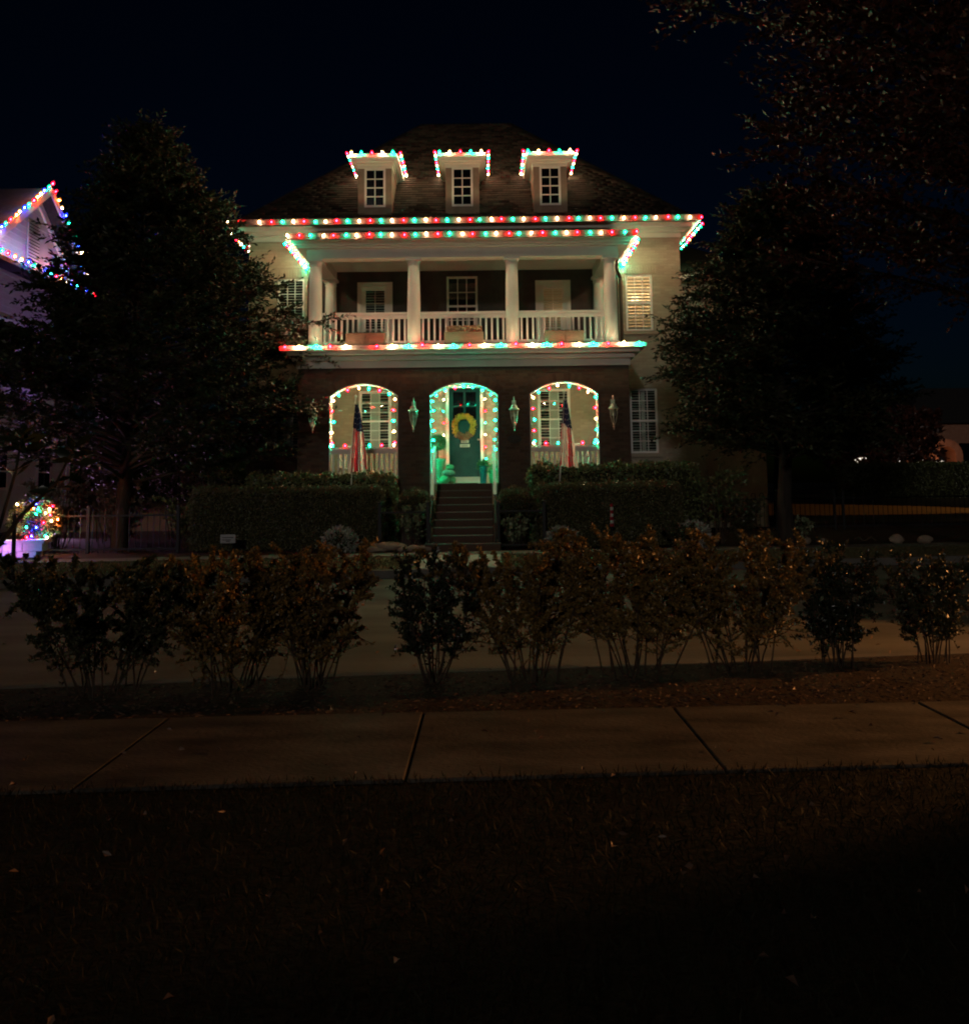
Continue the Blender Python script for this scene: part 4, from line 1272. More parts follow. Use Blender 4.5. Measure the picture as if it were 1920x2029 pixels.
def tree(name, label, base, height, r0, crown_z, radius_fn, seed, leafmat, n_limb, leaf=(0.075, 0.026), twigs=16, per=13, lift=0.35, group='street trees', asym=None, lean=0.0, droop=0.0, tw_len=0.34):
    """trunk and limbs in one mesh; leaves in rows along real twigs in the crown"""
    g = np.random.default_rng(seed)
    base = np.array(base, float)
    t = thing(name, label, 'tree', base, group)
    b = MB()
    tp = [base + np.array([lean * k / 8 + 0.05 * math.sin(k * 1.7 + seed), 0.05 * math.cos(k * 1.3 + seed), height * 0.96 * k / 8]) for k in range(9)]
    tp[0] = base.copy(); tp[0][2] -= 0.1
    tr = [r0 * (1.25 if k == 0 else 1.0 - 0.95 * k / 8) + 0.012 for k in range(9)]
    b.tube([tuple(p) for p in tp], tr, 10)
    def trunk_at(z):
        f = max(0, min(7.999, (z - base[2]) / (height * 0.96) * 8)); i = int(f)
        return tp[i] + (tp[i + 1] - tp[i]) * (f - i)
    LP, LD = [], []
    for i in range(n_limb):
        u = (i + g.uniform(0, 1)) / n_limb
        h = base[2] + crown_z + (height - crown_z - 0.15) * u
        az = i * 2.39996 + g.uniform(-0.4, 0.4)
        reach = radius_fn(u) * g.uniform(0.72, 1.08) * (asym(az, u) if asym else 1)
        s = trunk_at(h - reach * lift * 0.5)
        dirv = np.array([math.cos(az), math.sin(az), 0])
        side = np.array([-math.sin(az), math.cos(az), 0])
        e = np.array([s[0], s[1], h]) + dirv * reach + [0, 0, reach * (lift - droop) * g.uniform(0.6, 1.3)]
        m1 = s + (e - s) * 0.5 + [0, 0, reach * 0.10 * g.uniform(-0.3, 1.2)] + side * reach * g.uniform(-0.12, 0.12)
        pts = []
        for q in np.linspace(0, 1, 7):
            pts.append((1 - q) ** 2 * s + 2 * q * (1 - q) * m1 + q * q * e)
        lr = max(0.010, 0.011 * reach + 0.008)
        b.tube([tuple(p) for p in pts], [lr * (1 - 0.85 * q) + 0.003 for q in np.linspace(0, 1, 7)], 5)
        P = np.array(pts)
        nt_ = max(5, int(twigs * (0.35 + reach / 2.2)))
        for q in np.concatenate([g.uniform(0.22, 1.0, nt_ - 1) ** 0.8, [1.0]]):
            f = min(5.999, q * 6); k = int(f)
            p = P[k] + (P[k + 1] - P[k]) * (f - k)
            along = unit(P[min(k + 1, 6)] - P[k])
            sd = side * g.choice([-1, 1])
            d = unit(along * g.uniform(0.3, 1.0) + sd * g.uniform(0.2, 1.0) * (0.25 if q == 1.0 else 1) + np.array([0, 0, g.uniform(-0.35, 0.55) - droop]))
            Lt = tw_len * g.uniform(0.6, 1.7) * (1.15 - 0.35 * q)
            e2 = p + d * Lt + [0, 0, -0.12 * Lt]
            b.tube([tuple(p), tuple((p + e2) / 2 + [0, 0, 0.03 * Lt]), tuple(e2)], [0.006, 0.004, 0.002], 3, cap=False)
            ks = np.linspace(0.06, 1.0, per)
            pp = p + (e2 - p) * ks[:, None] + g.normal(0, 0.008, (per, 3))
            a_, b_ = frame_of(d[None, :])
            sg = np.where(np.arange(per) % 2 == 0, 1.0, -1.0)[:, None]
            dd = d * 0.75 + a_ * sg * 0.8 + b_ * g.normal(0, 0.35, (per, 1)) + g.normal(0, 0.2, (per, 3))
            LP.append(pp); LD.append(dd)
    b.build('trunk', 'bark', t, smooth=True)
    P, D = np.concatenate(LP), np.concatenate(LD)
    n = len(P)
    leaves('crown', P, D, leaf[0] * g.uniform(0.7, 1.35, n), leaf[1] * g.uniform(0.75, 1.3, n), leafmat, t, kind='stuff', fold=0.18)
    return t

tree('street_tree', 'tall cone-shaped dark tree standing left of the brick house', (-8.35, 22.3, 0.2), 9.9, 0.17, 1.9, lambda u: 4.8 * (1 - u ** 1.6) * min(1.0, 0.74 + u * 1.6) + 0.15, 11, 'leaf_tree', 200, leaf=(0.13, 0.055), twigs=22, per=17, lift=0.22, droop=0.05, tw_len=0.58, lean=0.4, asym=lambda az, u: 1.0 - 0.64 * max(0.0, min(1.0, (u - 0.34) / 0.10)) * max(0, -math.cos(az)) + (0.06 if 0.18 < u < 0.45 else -0.10 if u > 0.55 else 0.0) * max(0, math.cos(az)))
tree('street_tree', 'feathery green tree with straight trunk right of the brick house', (6.5, 21.2, 0.2), 7.9, 0.165, 2.0, lambda u: 2.3 * (1 - u ** 2.2) * min(1.0, 0.86 + u) + 0.2, 23, 'leaf_tree', 165, leaf=(0.125, 0.052), twigs=22, per=17, lift=0.20, droop=0.06, tw_len=0.55)
tree('overhanging_tree', 'big rust-leaved tree whose crown fills the upper right corner', (9.6, 14.6, -0.05), 12.8, 0.24, 4.4, lambda u: 5.7 * math.sin(math.pi * min(1, 0.22 + 0.80 * u)) ** 0.75 + 0.3, 31, 'leaf_red', 130, leaf=(0.115, 0.066), twigs=20, per=14, lift=0.35, droop=0.10, tw_len=0.70)
def shrub(label, x, y, h, rx, leafmat, seed, stems=13, n=1700, leaf=(0.050, 0.024), flare=1.0, low=0.12, topheavy=0.62, z0=0.0, name='shrub', group='shrubs in the mulch bed by the kerb', tip=None, cat='shrub', twig='twig'):
    """vase-shaped shrub: many thin stems from one base, forking, leafy towards the top"""
    g = np.random.default_rng(seed)
    t = thing(name, label, cat, (x, y, z0), group)
    b = MB()
    LP, LD = [], []
    ends = []
    for i in range(stems):
        az = i * 2.39996 + g.uniform(-0.3, 0.3)
        rr = rx * math.sqrt((i + 0.5) / stems) * flare * g.uniform(0.7, 1.15)
        br = 0.22 * rx * g.uniform(0.2, 1.3)
        s = np.array([x + br * math.cos(az), y + br * math.sin(az), z0 - 0.02])
        hh = h * g.uniform(0.74, 1.03)
        e = np.array([x + rr * math.cos(az), y + rr * 0.75 * math.sin(az), z0 + hh])
        m1 = s + (e - s) * np.array([0.28, 0.28, 0.55]) + g.normal(0, 0.075 * h, 3) * [1, 1, 0.4]
        P = np.array([(1 - q) ** 2 * s + 2 * q * (1 - q) * m1 + q * q * e for q in np.linspace(0, 1, 8)])
        b.tube([tuple(p) for p in P], list(np.linspace(0.0075, 0.0025, 8) * (1.0 if h < 1.6 else 2.2)), 5)
        ends.append(P)
        for q in g.uniform(0.22, 0.98, 20):
            f = min(6.999, q * 7); k = int(f)
            p = P[k] + (P[k + 1] - P[k]) * (f - k)
            d = unit(np.array([math.cos(az), math.sin(az), 0]) * g.uniform(-0.2, 1.1) + g.normal(0, 0.65, 3) + [0, 0, 0.62])
            L = g.uniform(0.10, 0.26) * (0.7 + 0.5 * (1 - q)) * h
            e2 = p + d * L
            e2[2] = min(e2[2], z0 + h * g.uniform(0.94, 1.04))
            b.tube([tuple(p), tuple((p + e2) / 2 + g.normal(0, 0.01, 3)), tuple(e2)], [0.0045, 0.0035, 0.002], 3, cap=False)
            ends.append(np.array([p, (p + e2) / 2, e2]))
    b.build('stems', twig, t, smooth=True)
    m = 0
    while m < n:
        P = ends[g.integers(len(ends))]
        ks = g.uniform(0.15, 1.0, 9)
        f = np.minimum(ks * (len(P) - 1), len(P) - 1.001); k = f.astype(int)
        p = P[k] + (P[k + 1] - P[k]) * (f - k)[:, None]
        rel = (p[:, 2] - z0) / h
        keep = g.uniform(0, 1, 9) < np.clip((rel - low) / max(topheavy - low, 0.01), 0.28, 1.0)
        p = p[keep]
        if len(p) == 0: continue
        dd = g.normal(0, 0.75, (len(p), 3)) + [0, 0, 0.55]
        LP.append(p); LD.append(dd); m += len(p)
    P, D = np.concatenate(LP), np.concatenate(LD)
    k = len(P)
    leaves('foliage', P, D, leaf[0] * g.uniform(0.7, 1.3, k), leaf[1] * g.uniform(0.8, 1.25, k), leafmat, t)
    return t

# the row of shrubs between the near pavement and the road
ROW = [(-4.35, 7.75, 1.02, 0.50, 'leaf_dark', 1300, 0.030, 'near-black shrub at the far left of the kerb row', 0.45),
       (-3.05, 7.85, 0.99, 0.62, 'leaf_green', 2000, 0.05, 'second shrub from the left, dark with a flat top', 0.62),
       (-2.06, 7.95, 1.04, 0.58, 'leaf_copper', 2100, 0.05, 'third shrub from the left, coppery flat top on bare stems', 0.66),
       (-1.42, 8.05, 1.03, 0.36, 'leaf_copper', 1500, 0.05, 'coppery shrub just left of the gap before the walkway', 0.68),
       (-0.45, 8.15, 0.99, 0.34, 'leaf_dark', 1000, 0.05, 'small upright dark shrub standing alone before the walkway', 0.18),
       (0.34, 8.25, 1.05, 0.50, 'leaf_copper', 2000, 0.05, 'coppery shrub just right of the walkway gap', 0.62),
       (1.24, 8.35, 1.11, 0.58, 'leaf_copper', 2500, 0.05, 'fullest coppery shrub, below the right end of the porch', 0.60),
       (2.15, 8.45, 1.08, 0.58, 'leaf_copper', 2200, 0.05, 'coppery shrub standing in front of the right tree trunk', 0.60),
       (3.02, 8.60, 0.98, 0.44, 'leaf_dark', 1500, 0.05, 'dark glossy shrub, second from the right end of the kerb row', 0.22),
       (3.90, 8.72, 0.90, 0.48, 'leaf_green', 1300, 0.05, 'low sparse shrub at the right end of the kerb row', 0.30)]
for i, (x, y, h, rx, lm, n, lf, lab, th) in enumerate(ROW):
    shrub(lab, x, y, h * 1.07, rx * (1.78 if th > 0.5 else 1.3), lm, 100 + i, n=int(n * (14 if th > 0.5 else 7.5)), leaf=(0.036, 0.017), topheavy=th, low=0.12 if th > 0.5 else 0.0,
          stems=18 if th > 0.5 else 13, flare=1.0 if th > 0.5 else 0.9)

def hedge(label, x0, x1, y0, y1, z0, z1, leafmat, n, leaf, group, rough=0.03, seed=5, rot=0.0, name='hedge'):
    """clipped hedge: a bushy core with a shell of leaves that follows the rounded box"""
    g = np.random.default_rng(seed)
    t = thing(name, label, 'hedge', ((x0 + x1) / 2, (y0 + y1) / 2, z0), group)
    b = MB(); r = 0.06
    NX = max(6, int((x1 - x0) / 0.15))
    prof = [(y0 + r, z0), (y0 + r * 0.6, z0 + 0.1), (y0 + r * 0.6, z1 - 0.16), (y0 + 0.14, z1 - r), (y1 - 0.14, z1 - r), (y1 - r, z1 - 0.16), (y1 - r, z0)]
    for i in range(NX + 1):
        x = x0 + r + (x1 - x0 - 2 * r) * i / NX
        k = 0.03 if i in (0, NX) else 0
        for (y, z) in prof:
            b.v.append((x + g.uniform(-0.02, 0.02), y + g.uniform(-0.02, 0.02) + (k if y < (y0 + y1) / 2 else -k), z - k + g.uniform(-0.02, 0.015)))
    m = len(prof)
    for i in range(NX):
        for j in range(m - 1):
            b.f.append((i * m + j, (i + 1) * m + j, (i + 1) * m + j + 1, i * m + j + 1)); b.m.append(0)
    b.f.append(tuple(range(m))); b.m.append(0)
    b.f.append(tuple(NX * m + j for j in reversed(range(m)))); b.m.append(0)
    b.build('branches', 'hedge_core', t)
    A = np.array([(x1 - x0) * (z1 - z0), (x1 - x0) * (y1 - y0), (y1 - y0) * (z1 - z0), (y1 - y0) * (z1 - z0)])
    w = g.choice(4, n, p=A / A.sum())
    u, v = g.uniform(0, 1, n), g.uniform(0, 1, n)
    P = np.zeros((n, 3)); N = np.zeros((n, 3))
    f = w == 0; P[f] = np.stack([x0 + (x1 - x0) * u[f], np.full(f.sum(), y0), z0 + (z1 - z0) * v[f]], 1); N[f] = [0, -1, 0]
    f = w == 1; P[f] = np.stack([x0 + (x1 - x0) * u[f], y0 + (y1 - y0) * v[f], np.full(f.sum(), z1)], 1); N[f] = [0, 0, 1]
    f = w == 2; P[f] = np.stack([np.full(f.sum(), x0), y0 + (y1 - y0) * u[f], z0 + (z1 - z0) * v[f]], 1); N[f] = [-1, 0, 0]
    f = w == 3; P[f] = np.stack([np.full(f.sum(), x1), y0 + (y1 - y0) * u[f], z0 + (z1 - z0) * v[f]], 1); N[f] = [1, 0, 0]
    # round the edges and make the surface uneven
    c = np.array([(x0 + x1) / 2, (y0 + y1) / 2, (z0 + z1) / 2]); hs = np.array([(x1 - x0) / 2, (y1 - y0) / 2, (z1 - z0) / 2])
    q = P - c; rr = 0.14
    inner = np.clip(q, -(hs - rr), hs - rr)
    inner[:, 2] = np.clip(q[:, 2], -hs[2], hs[2] - rr)
    off = q - inner; L = np.linalg.norm(off, axis=1, keepdims=True)
    P = c + inner + off * np.minimum(1, rr / np.maximum(L, 1e-6))
    wav = rough * (np.sin(P[:, 0] * 5.1 + seed) * np.sin(P[:, 0] * 2.3 + P[:, 1] * 4) + 0.6 * np.sin(P[:, 0] * 11 + P[:, 2] * 9))
    P = P + N * (wav[:, None] + g.uniform(-0.07, 0.02, (n, 1)))
    stray = (g.uniform(0, 1, (n, 1)) < 0.035) * g.uniform(0.03, 0.11, (n, 1))
    P = P + N * stray
    D = N * 0.25 + g.normal(0, 0.6, (n, 3)) + [0, 0, 0.2]
    leaves('foliage', P, D, leaf[0] * g.uniform(0.7, 1.3, n), leaf[1] * g.uniform(0.7, 1.3, n), leafmat, t, N=N + g.normal(0, 0.45, (n, 3)))
    return t

HG = 'hedges in front of the porch'
hedge('long clipped boxwood hedge left of the steps', -6.55, -2.28, 21.55, 22.05, 0.22, 1.58, 'leaf_box', 27000, (0.042, 0.022), HG, 0.012, 1)
hedge('long clipped boxwood hedge right of the steps', 1.16, 4.35, 21.55, 22.05, 0.22, 1.60, 'leaf_box', 22000, (0.042, 0.022), HG, 0.018, 2)
hedge('leafy laurel hedge behind the left boxwood, under the porch', -5.5, -2.12, 22.35, 22.85, 0.25, 1.86, 'leaf_laurel', 8500, (0.08, 0.040), HG, 0.045, 3)
hedge('leafy laurel hedge behind the right boxwood, under the porch', 1.02, 4.85, 22.35, 22.85, 0.25, 2.02, 'leaf_laurel', 9500, (0.08, 0.040), HG, 0.045, 4)

def ball(label, c, r, leafmat, n, leaf, group, seed, flat=0.9, name='round_shrub'):
    g = np.random.default_rng(seed)
    t = thing(name, label, 'shrub', (c[0], c[1], c[2] - r * flat), group)
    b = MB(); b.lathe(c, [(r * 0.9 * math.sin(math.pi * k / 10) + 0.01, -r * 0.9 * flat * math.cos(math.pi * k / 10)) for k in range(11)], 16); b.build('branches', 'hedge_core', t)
    d = unit(g.normal(size=(n, 3)))
    wob = 1 + 0.06 * np.sin(d[:, 0] * 9 + seed) * np.sin(d[:, 2] * 8)
    P = np.array(c) + d * np.array([r, r, r * flat]) * (wob * g.uniform(0.88, 1.02, n))[:, None]
    leaves('foliage', P, d + g.normal(0, 0.6, (n, 3)), leaf[0] * g.uniform(0.7, 1.3, n), leaf[1] * g.uniform(0.7, 1.3, n), leafmat, t)
    return t
ball('round clipped shrub on the left side of the steps', (-1.60, 22.0, 1.12), 0.46, 'leaf_box', 4200, (0.035, 0.018), 'round shrubs beside the steps', 1)
ball('round clipped shrub on the right side of the steps', (0.64, 22.0, 1.14), 0.46, 'leaf_box', 4200, (0.035, 0.018), 'round shrubs beside the steps', 2)
shrub('pale variegated shrub left of the steps behind the iron fence', -1.58, 21.45, 0.98, 0.34, 'leaf_pale', 300, z0=0.2, n=900, leaf=(0.085, 0.045), topheavy=0.75, low=0.3, group='pale shrubs beside the steps')
shrub('pale variegated shrub right of the steps behind the iron fence', 0.66, 21.5, 0.72, 0.36, 'leaf_pale', 301, z0=0.2, n=900, leaf=(0.085, 0.045), topheavy=0.4, low=0.0, group='pale shrubs beside the steps')
for i, (x, y, r, lab) in enumerate(((-3.15, 21.05, 0.34, 'silvery mound of dusty leaves left of the walkway'), (1.62, 21.2, 0.30, 'silvery mound below the right boxwood hedge'), (4.45, 21.25, 0.36, 'silvery mound at the right end of the hedge'))):
    ball(lab, (x, y, 0.24 + r * 0.5), r, 'leaf_silver', 900, (0.12, 0.045), 'silvery mounds at the yard edge', 20 + i, 0.75, name='silver_shrub')
for i, (x, y, h, rx, lm, n, lab) in enumerate(((5.25, 22.3, 1.75, 0.75, 'leaf_laurel', 2200, 'bushy green shrub at the right corner of the house'), (5.7, 21.6, 1.0, 0.7, 'leaf_green', 1500, 'low dark shrub left of the right tree trunk'),
        (-6.9, 22.6, 1.25, 0.7, 'leaf_laurel', 1700, 'loose green shrub at the left end of the boxwood hedge'), (-6.4, 23.4, 2.3, 0.9, 'leaf_laurel', 2600, 'tall green shrub at the left corner of the porch'),
        (4.2, 21.0, 0.5, 0.5, 'leaf_green', 500, 'low grassy clump in front of the right hedge'), (6.9, 21.75, 0.55, 0.45, 'leaf_pale', 420, 'pale tufted plant right of the right tree trunk'))):
    shrub(lab, x, y, h, rx, lm, 320 + i, z0=0.22, n=n, leaf=(0.085, 0.04), topheavy=0.5, low=0.05, group='shrubs in the house yard')
# crape myrtles lit from the neighbour's garden
for i, (x, y, h, rx, lab) in enumerate(((-9.6, 25.2, 3.9, 1.7, 'multi-stemmed brownish myrtle behind the left tree trunk'), (-8.1, 26.0, 3.3, 1.4, 'brownish myrtle between the left trunk and the hedge'), (-9.9, 22.6, 1.6, 0.9, 'low brown shrub behind the left iron fence'), (-8.6, 22.9, 1.5, 0.8, 'low tangled shrub right of the left tree trunk'))):
    shrub(lab, x, y, h, rx, 'leaf_myrtle', 340 + i, z0=0.22, n=4200 if h > 3 else 2200, leaf=(0.10, 0.045), topheavy=0.45, low=0.05, stems=11, group='myrtles by the neighbour garden', name='myrtle')

# magnolia sapling at the left edge, close to the viewer
t = thing('magnolia_sapling', 'dark magnolia branch with large leaves at the left edge', 'tree', (-4.05, 7.55, 0.0))
g = np.random.default_rng(77)
b = MB(); LP, LD = [], []
for pts in ([(-4.05, 7.55, -0.02), (-3.95, 7.55, 0.7), (-3.72, 7.5, 1.35), (-3.62, 7.5, 1.75), (-3.58, 7.5, 2.02)],
            [(-3.83, 7.52, 1.05), (-3.55, 7.5, 1.42), (-3.30, 7.5, 1.66), (-3.18, 7.5, 1.92)],
            [(-3.95, 7.55, 0.7), (-4.1, 7.6, 1.3), (-4.12, 7.55, 1.75)], [(-4.0, 7.55, 0.35), (-3.85, 7.45, 0.95), (-3.80, 7.4, 1.2)]):
    b.tube(pts, list(np.linspace(0.020, 0.008, len(pts))), 7)
    P = np.array(pts)
    for k, m in ((len(P) - 1, 11), (len(P) - 2, 5)):
        for j in range(m):
            a = j * 2.4
            LP.append(P[k] + [0, 0, -0.015 * j]); LD.append([math.cos(a), math.sin(a), g.uniform(-0.1, 1.0)])
b.build('trunk', 'bark', t, smooth=True)
n = len(LP)
leaves('crown', np.array(LP), np.array(LD), 0.17 * g.uniform(0.75, 1.25, n), 0.072 * g.uniform(0.8, 1.2, n), 'leaf_magnolia', t, fold=0.12)

# ================================================================== ground cover
n = 42000
X = rng.uniform(-5.5, 5.5, n); Y = 1.0 + rng.uniform(0, 1, n) ** 0.8 * 4.9
k = (Y < np.array([s0(x) for x in X]) + 0.04) & (np.abs(X) < 0.62 * Y + 0.5); X, Y = X[k], Y[k]; n = len(X)
leaves('lawn_grass', np.stack([X, Y, np.full(n, -0.022)], 1), rng.normal(0, 0.55, (n, 3)) * [1, 1, 0] + [0, 0, 0.9], rng.uniform(0.03, 0.075, n), 0.006, 'grass')
tag(bpy.data.objects['lawn_grass'], 'short dark grass of the lawn in the foreground', 'grass')
n = 22000
X = rng.uniform(-11, 13, n); T = rng.uniform(0.02, 0.99, n)
A_ = np.array([fk(x) + 0.17 for x in X]); B_ = np.array([w0(x) for x in X])
k = np.abs(X - XC) > 0.8; X, T, A_, B_ = X[k], T[k], A_[k], B_[k]; n = len(X)
leaves('verge_grass', np.stack([X, A_ + (B_ - A_) * T, 0.012 + 0.165 * T], 1), rng.normal(0, 0.5, (n, 3)) * [1, 1, 0] + [0, 0, 0.9], rng.uniform(0.04, 0.09, n), 0.012, 'verge')
tag(bpy.data.objects['verge_grass'], 'dry grass of the verge between far kerb and pavement', 'grass')
n = 9000
X = rng.uniform(-7, 7.5, n); T = rng.uniform(0.0, 1, n)
Y = np.array([s1(x) for x in X]); Y = Y + (np.array([nk(x) - 0.16 for x in X]) - Y) * T
leaves('mulch_chips', np.stack([X, Y, rng.uniform(-0.012, 0.012, n)], 1), rng.normal(0, 1, (n, 3)) * [1, 1, 0.16], rng.uniform(0.02, 0.07, n), rng.uniform(0.006, 0.016, n), 'chip', fold=0.1)
tag(bpy.data.objects['mulch_chips'], 'bark mulch chips in the shrub bed by the kerb', 'mulch')
n = 300
X = rng.uniform(-5, 5.5, n); Y = rng.uniform(1.3, 8.4, n); k = np.abs(X) < 0.6 * Y + 0.3; X, Y = X[k], Y[k]; n = len(X)
leaves('fallen_leaves', np.stack([X, Y, np.full(n, 0.022)], 1), rng.normal(0, 1, (n, 3)) * [1, 1, 0.25], rng.uniform(0.02, 0.065, n), rng.uniform(0.012, 0.035, n), 'dead_leaf', fold=0.5)
tag(bpy.data.objects['fallen_leaves'], 'dry fallen leaves scattered over the lawn and pavement', 'leaves')
n = 160
X = rng.uniform(-8, 8, n); Y = rng.uniform(9, 18, n)
leaves('road_leaves', np.stack([X, Y, np.full(n, ROADZ + 0.006)], 1), rng.normal(0, 1, (n, 3)) * [1, 1, 0.1], rng.uniform(0.04, 0.08, n), rng.uniform(0.02, 0.05, n), 'dead_leaf')
tag(bpy.data.objects['road_leaves'], 'a few dry leaves lying on the road', 'leaves')
# ================================================================== rocks, fences, signs
def rock(c, r, label, seed, group='sandstone rocks edging the yard', mat='rock'):
    g = np.random.default_rng(seed)
    b = MB(); n, m = 12, 7
    ph = g.uniform(0, 6, 6)
    for j in range(m + 1):
        th = math.pi * j / m
        for k in range(n):
            a = 2 * math.pi * k / n
            q = 1 + 0.22 * math.sin(2 * a + ph[0]) + 0.12 * math.sin(3 * a + 2 * th + ph[1]) + g.uniform(-0.06, 0.06)
            b.v.append((c[0] + r[0] * q * math.sin(th) * math.cos(a), c[1] + r[1] * q * math.sin(th) * math.sin(a), c[2] + r[2] * (1 + 0.15 * math.sin(a * 2 + ph[2])) * -math.cos(th)))
    for j in range(m):
        for k in range(n):
            b.f.append((j * n + k, j * n + (k + 1) % n, (j + 1) * n + (k + 1) % n, (j + 1) * n + k)); b.m.append(0)
    o = b.build('rock', mat, smooth=True)
    tag(o, label, 'rock', group)
rock((-2.05, 20.95, 0.30), (0.34, 0.18, 0.10), 'longest humped sandstone rock left of the steps', 1)
rock((-2.42, 20.90, 0.25), (0.22, 0.14, 0.07), 'flat sandstone at the left end of the rock row', 2)
for i, (dx, r, lab) in enumerate(((-1.75, 0.11, 'small round rock right of the humped sandstone'), (-1.55, 0.14, 'middle-sized rock halfway to the steps'), (-1.32, 0.12, 'rock beside the bottom step'), (-2.18, 0.09, 'pebble in front of the humped sandstone'))):
    rock((dx, 20.80 + 0.03 * i, 0.21 + r * 0.35), (r * 1.2, r, r * 0.6), lab, 10 + i)
for i, (dx, r, lab) in enumerate(((7.0, 0.12, 'flat rock just right of the right tree trunk'), (9.1, 0.14, 'round grey rock right of the white fragment'), (9.75, 0.11, 'smaller grey rock at the right of the yard edge'), (7.5, 0.08, 'small rock at the yard edge beneath the iron fence'))):
    rock((dx, 21.75 + 0.05 * i, 0.22 + r * 0.4), (r * 1.4, r, r * 0.8), lab, 30 + i, mat='rock', group='pale rocks at the right yard edge')

def iron_fence(label, pts, z0, h, spacing, posts):
    t = thing('iron_fence', label, 'fence', (pts[0][0], pts[0][1], z0), 'black hoop-topped iron fences')
    P = [Vector((x, y, z0)) for x, y in pts]
    tot = sum((P[i + 1] - P[i]).length for i in range(len(P) - 1))
    n = int(tot / spacing)
    S = path_points(P, n + 1)
    for zz in (0.10, h - 0.16):
        b = MB()
        for i in range(len(P) - 1):
            b.bar(P[i] + Vector((0, 0, zz)), P[i + 1] + Vector((0, 0, zz)), 0.03, 0.035)
        b.build('rail', 'black_iron', t)
    for i in range(0, n, 2):
        a, c = S[i], S[min(i + 1, n)]
        m = (a + c) / 2; rr = (c - a).length / 2; d = (c - a).normalized()
        q = MB()
        arc = [m + d * (-rr * math.cos(u)) + Vector((0, 0, h - rr + rr * math.sin(u))) for u in [math.pi * k / 6 for k in range(7)]]
        q.tube([a + Vector((0, 0, 0.02))] + arc + [c + Vector((0, 0, 0.02))], 0.009, 5)
        q.build('hoop_picket', 'black_iron', t)
    for f in posts:
        p = path_points(P, 101)[int(f * 100)]
        q = MB(); q.bar(p, p + Vector((0, 0, h + 0.03)), 0.065); q.lathe((p.x, p.y, z0 + h + 0.03), [(0.045, 0), (0.05, 0.02), (0.02, 0.05), (0.004, 0.07)], 8)
        q.build('post', 'black_iron', t)
iron_fence('iron fence left of the house, edges lit blue by the neighbour', [(-9.6, 21.25), (-6.7, 21.3)], 0.2, 0.98, 0.13, (0.0, 0.33, 1.0))
iron_fence('short iron fence piece right of the steps', [(0.26, 21.15), (1.25, 21.15)], 0.2, 0.98, 0.15, (0.0, 1.0))
iron_fence('short iron fence piece left of the steps', [(-2.3, 21.15), (-1.26, 21.15)], 0.2, 0.98, 0.15, (0.0, 1.0))
iron_fence('long iron fence in front of the lit lawn on the right', [(5.6, 25.6), (8.0, 26.6), (13.6, 27.0)], 0.26, 1.02, 0.135, (0.0, 0.30, 0.50, 0.53, 1.0))

# small sign on two legs
t = thing('yard_sign', 'small white sign on wire legs before the left hedge', 'sign', (-5.52, 20.95, 0.2))
b = MB(); b.box(-5.68, -5.36, 20.94, 20.955, 0.42, 0.60); b.build('board', 'sign_white', t)
b = MB()
for k in range(2): b.box(-5.64, -5.40 - 0.05 * k, 20.936, 20.9392, 0.53 - 0.05 * k, 0.545 - 0.05 * k)
b.box(-5.56, -5.48, 20.936, 20.9392, 0.45, 0.465)
b.build('print_lines', 'ink', t)
for x in (-5.62, -5.42):
    b = MB(); b.bar((x, 20.957, 0.2), (x, 20.957, 0.5), 0.01); b.build('leg', 'black_iron', t)
# striped stake in front of the right hedge
t = thing('striped_stake', 'short red and white striped stake before the right hedge', 'stake', (2.72, 21.2, 0.2))
b = MB(); b.tube([(2.72, 21.2, 0.2), (2.72, 21.2, 0.78)], 0.012, 6); b.build('rod', 'black_iron', t)
b = MB()
for k in range(7):
    b.tube([(2.72, 21.2, 0.66 + 0.07 * k), (2.72, 21.2, 0.66 + 0.07 * (k + 1))], [0.045 - 0.002 * k, 0.043 - 0.002 * k], 10, mi=k % 2)
b.build('wrap', ['flag_red', 'flag_white'], t)
# bollard post at the far kerb, left
t = thing('iron_post', 'black cast iron post with flared foot at the far left kerb', 'post', (-8.55, 17.75, 0.02))
b = MB()
b.lathe((-8.55, 17.75, 0.02), [(0.085, 0), (0.085, 0.05), (0.06, 0.08), (0.075, 0.12), (0.065, 0.17), (0.045, 0.20), (0.038, 0.26), (0.036, 0.95), (0.05, 0.97), (0.05, 1.0), (0.036, 1.02), (0.042, 1.07), (0.02, 1.13), (0.005, 1.15)], 14)
b.build('shaft', 'black_iron', t, smooth=True)
# torn white scrap beside the rocks on the right
b = MB()
for k in range(5):
    b.bar((8.15 + 0.09 * k, 21.75, 0.30 + 0.05 * math.sin(k * 2)), (8.25 + 0.09 * k, 21.72, 0.30 + 0.06 * math.sin(k * 2 + 2)), 0.05, 0.02)
tag(b.build('driftwood', 'twig'), 'twisted piece of driftwood on the right yard edge', 'driftwood')

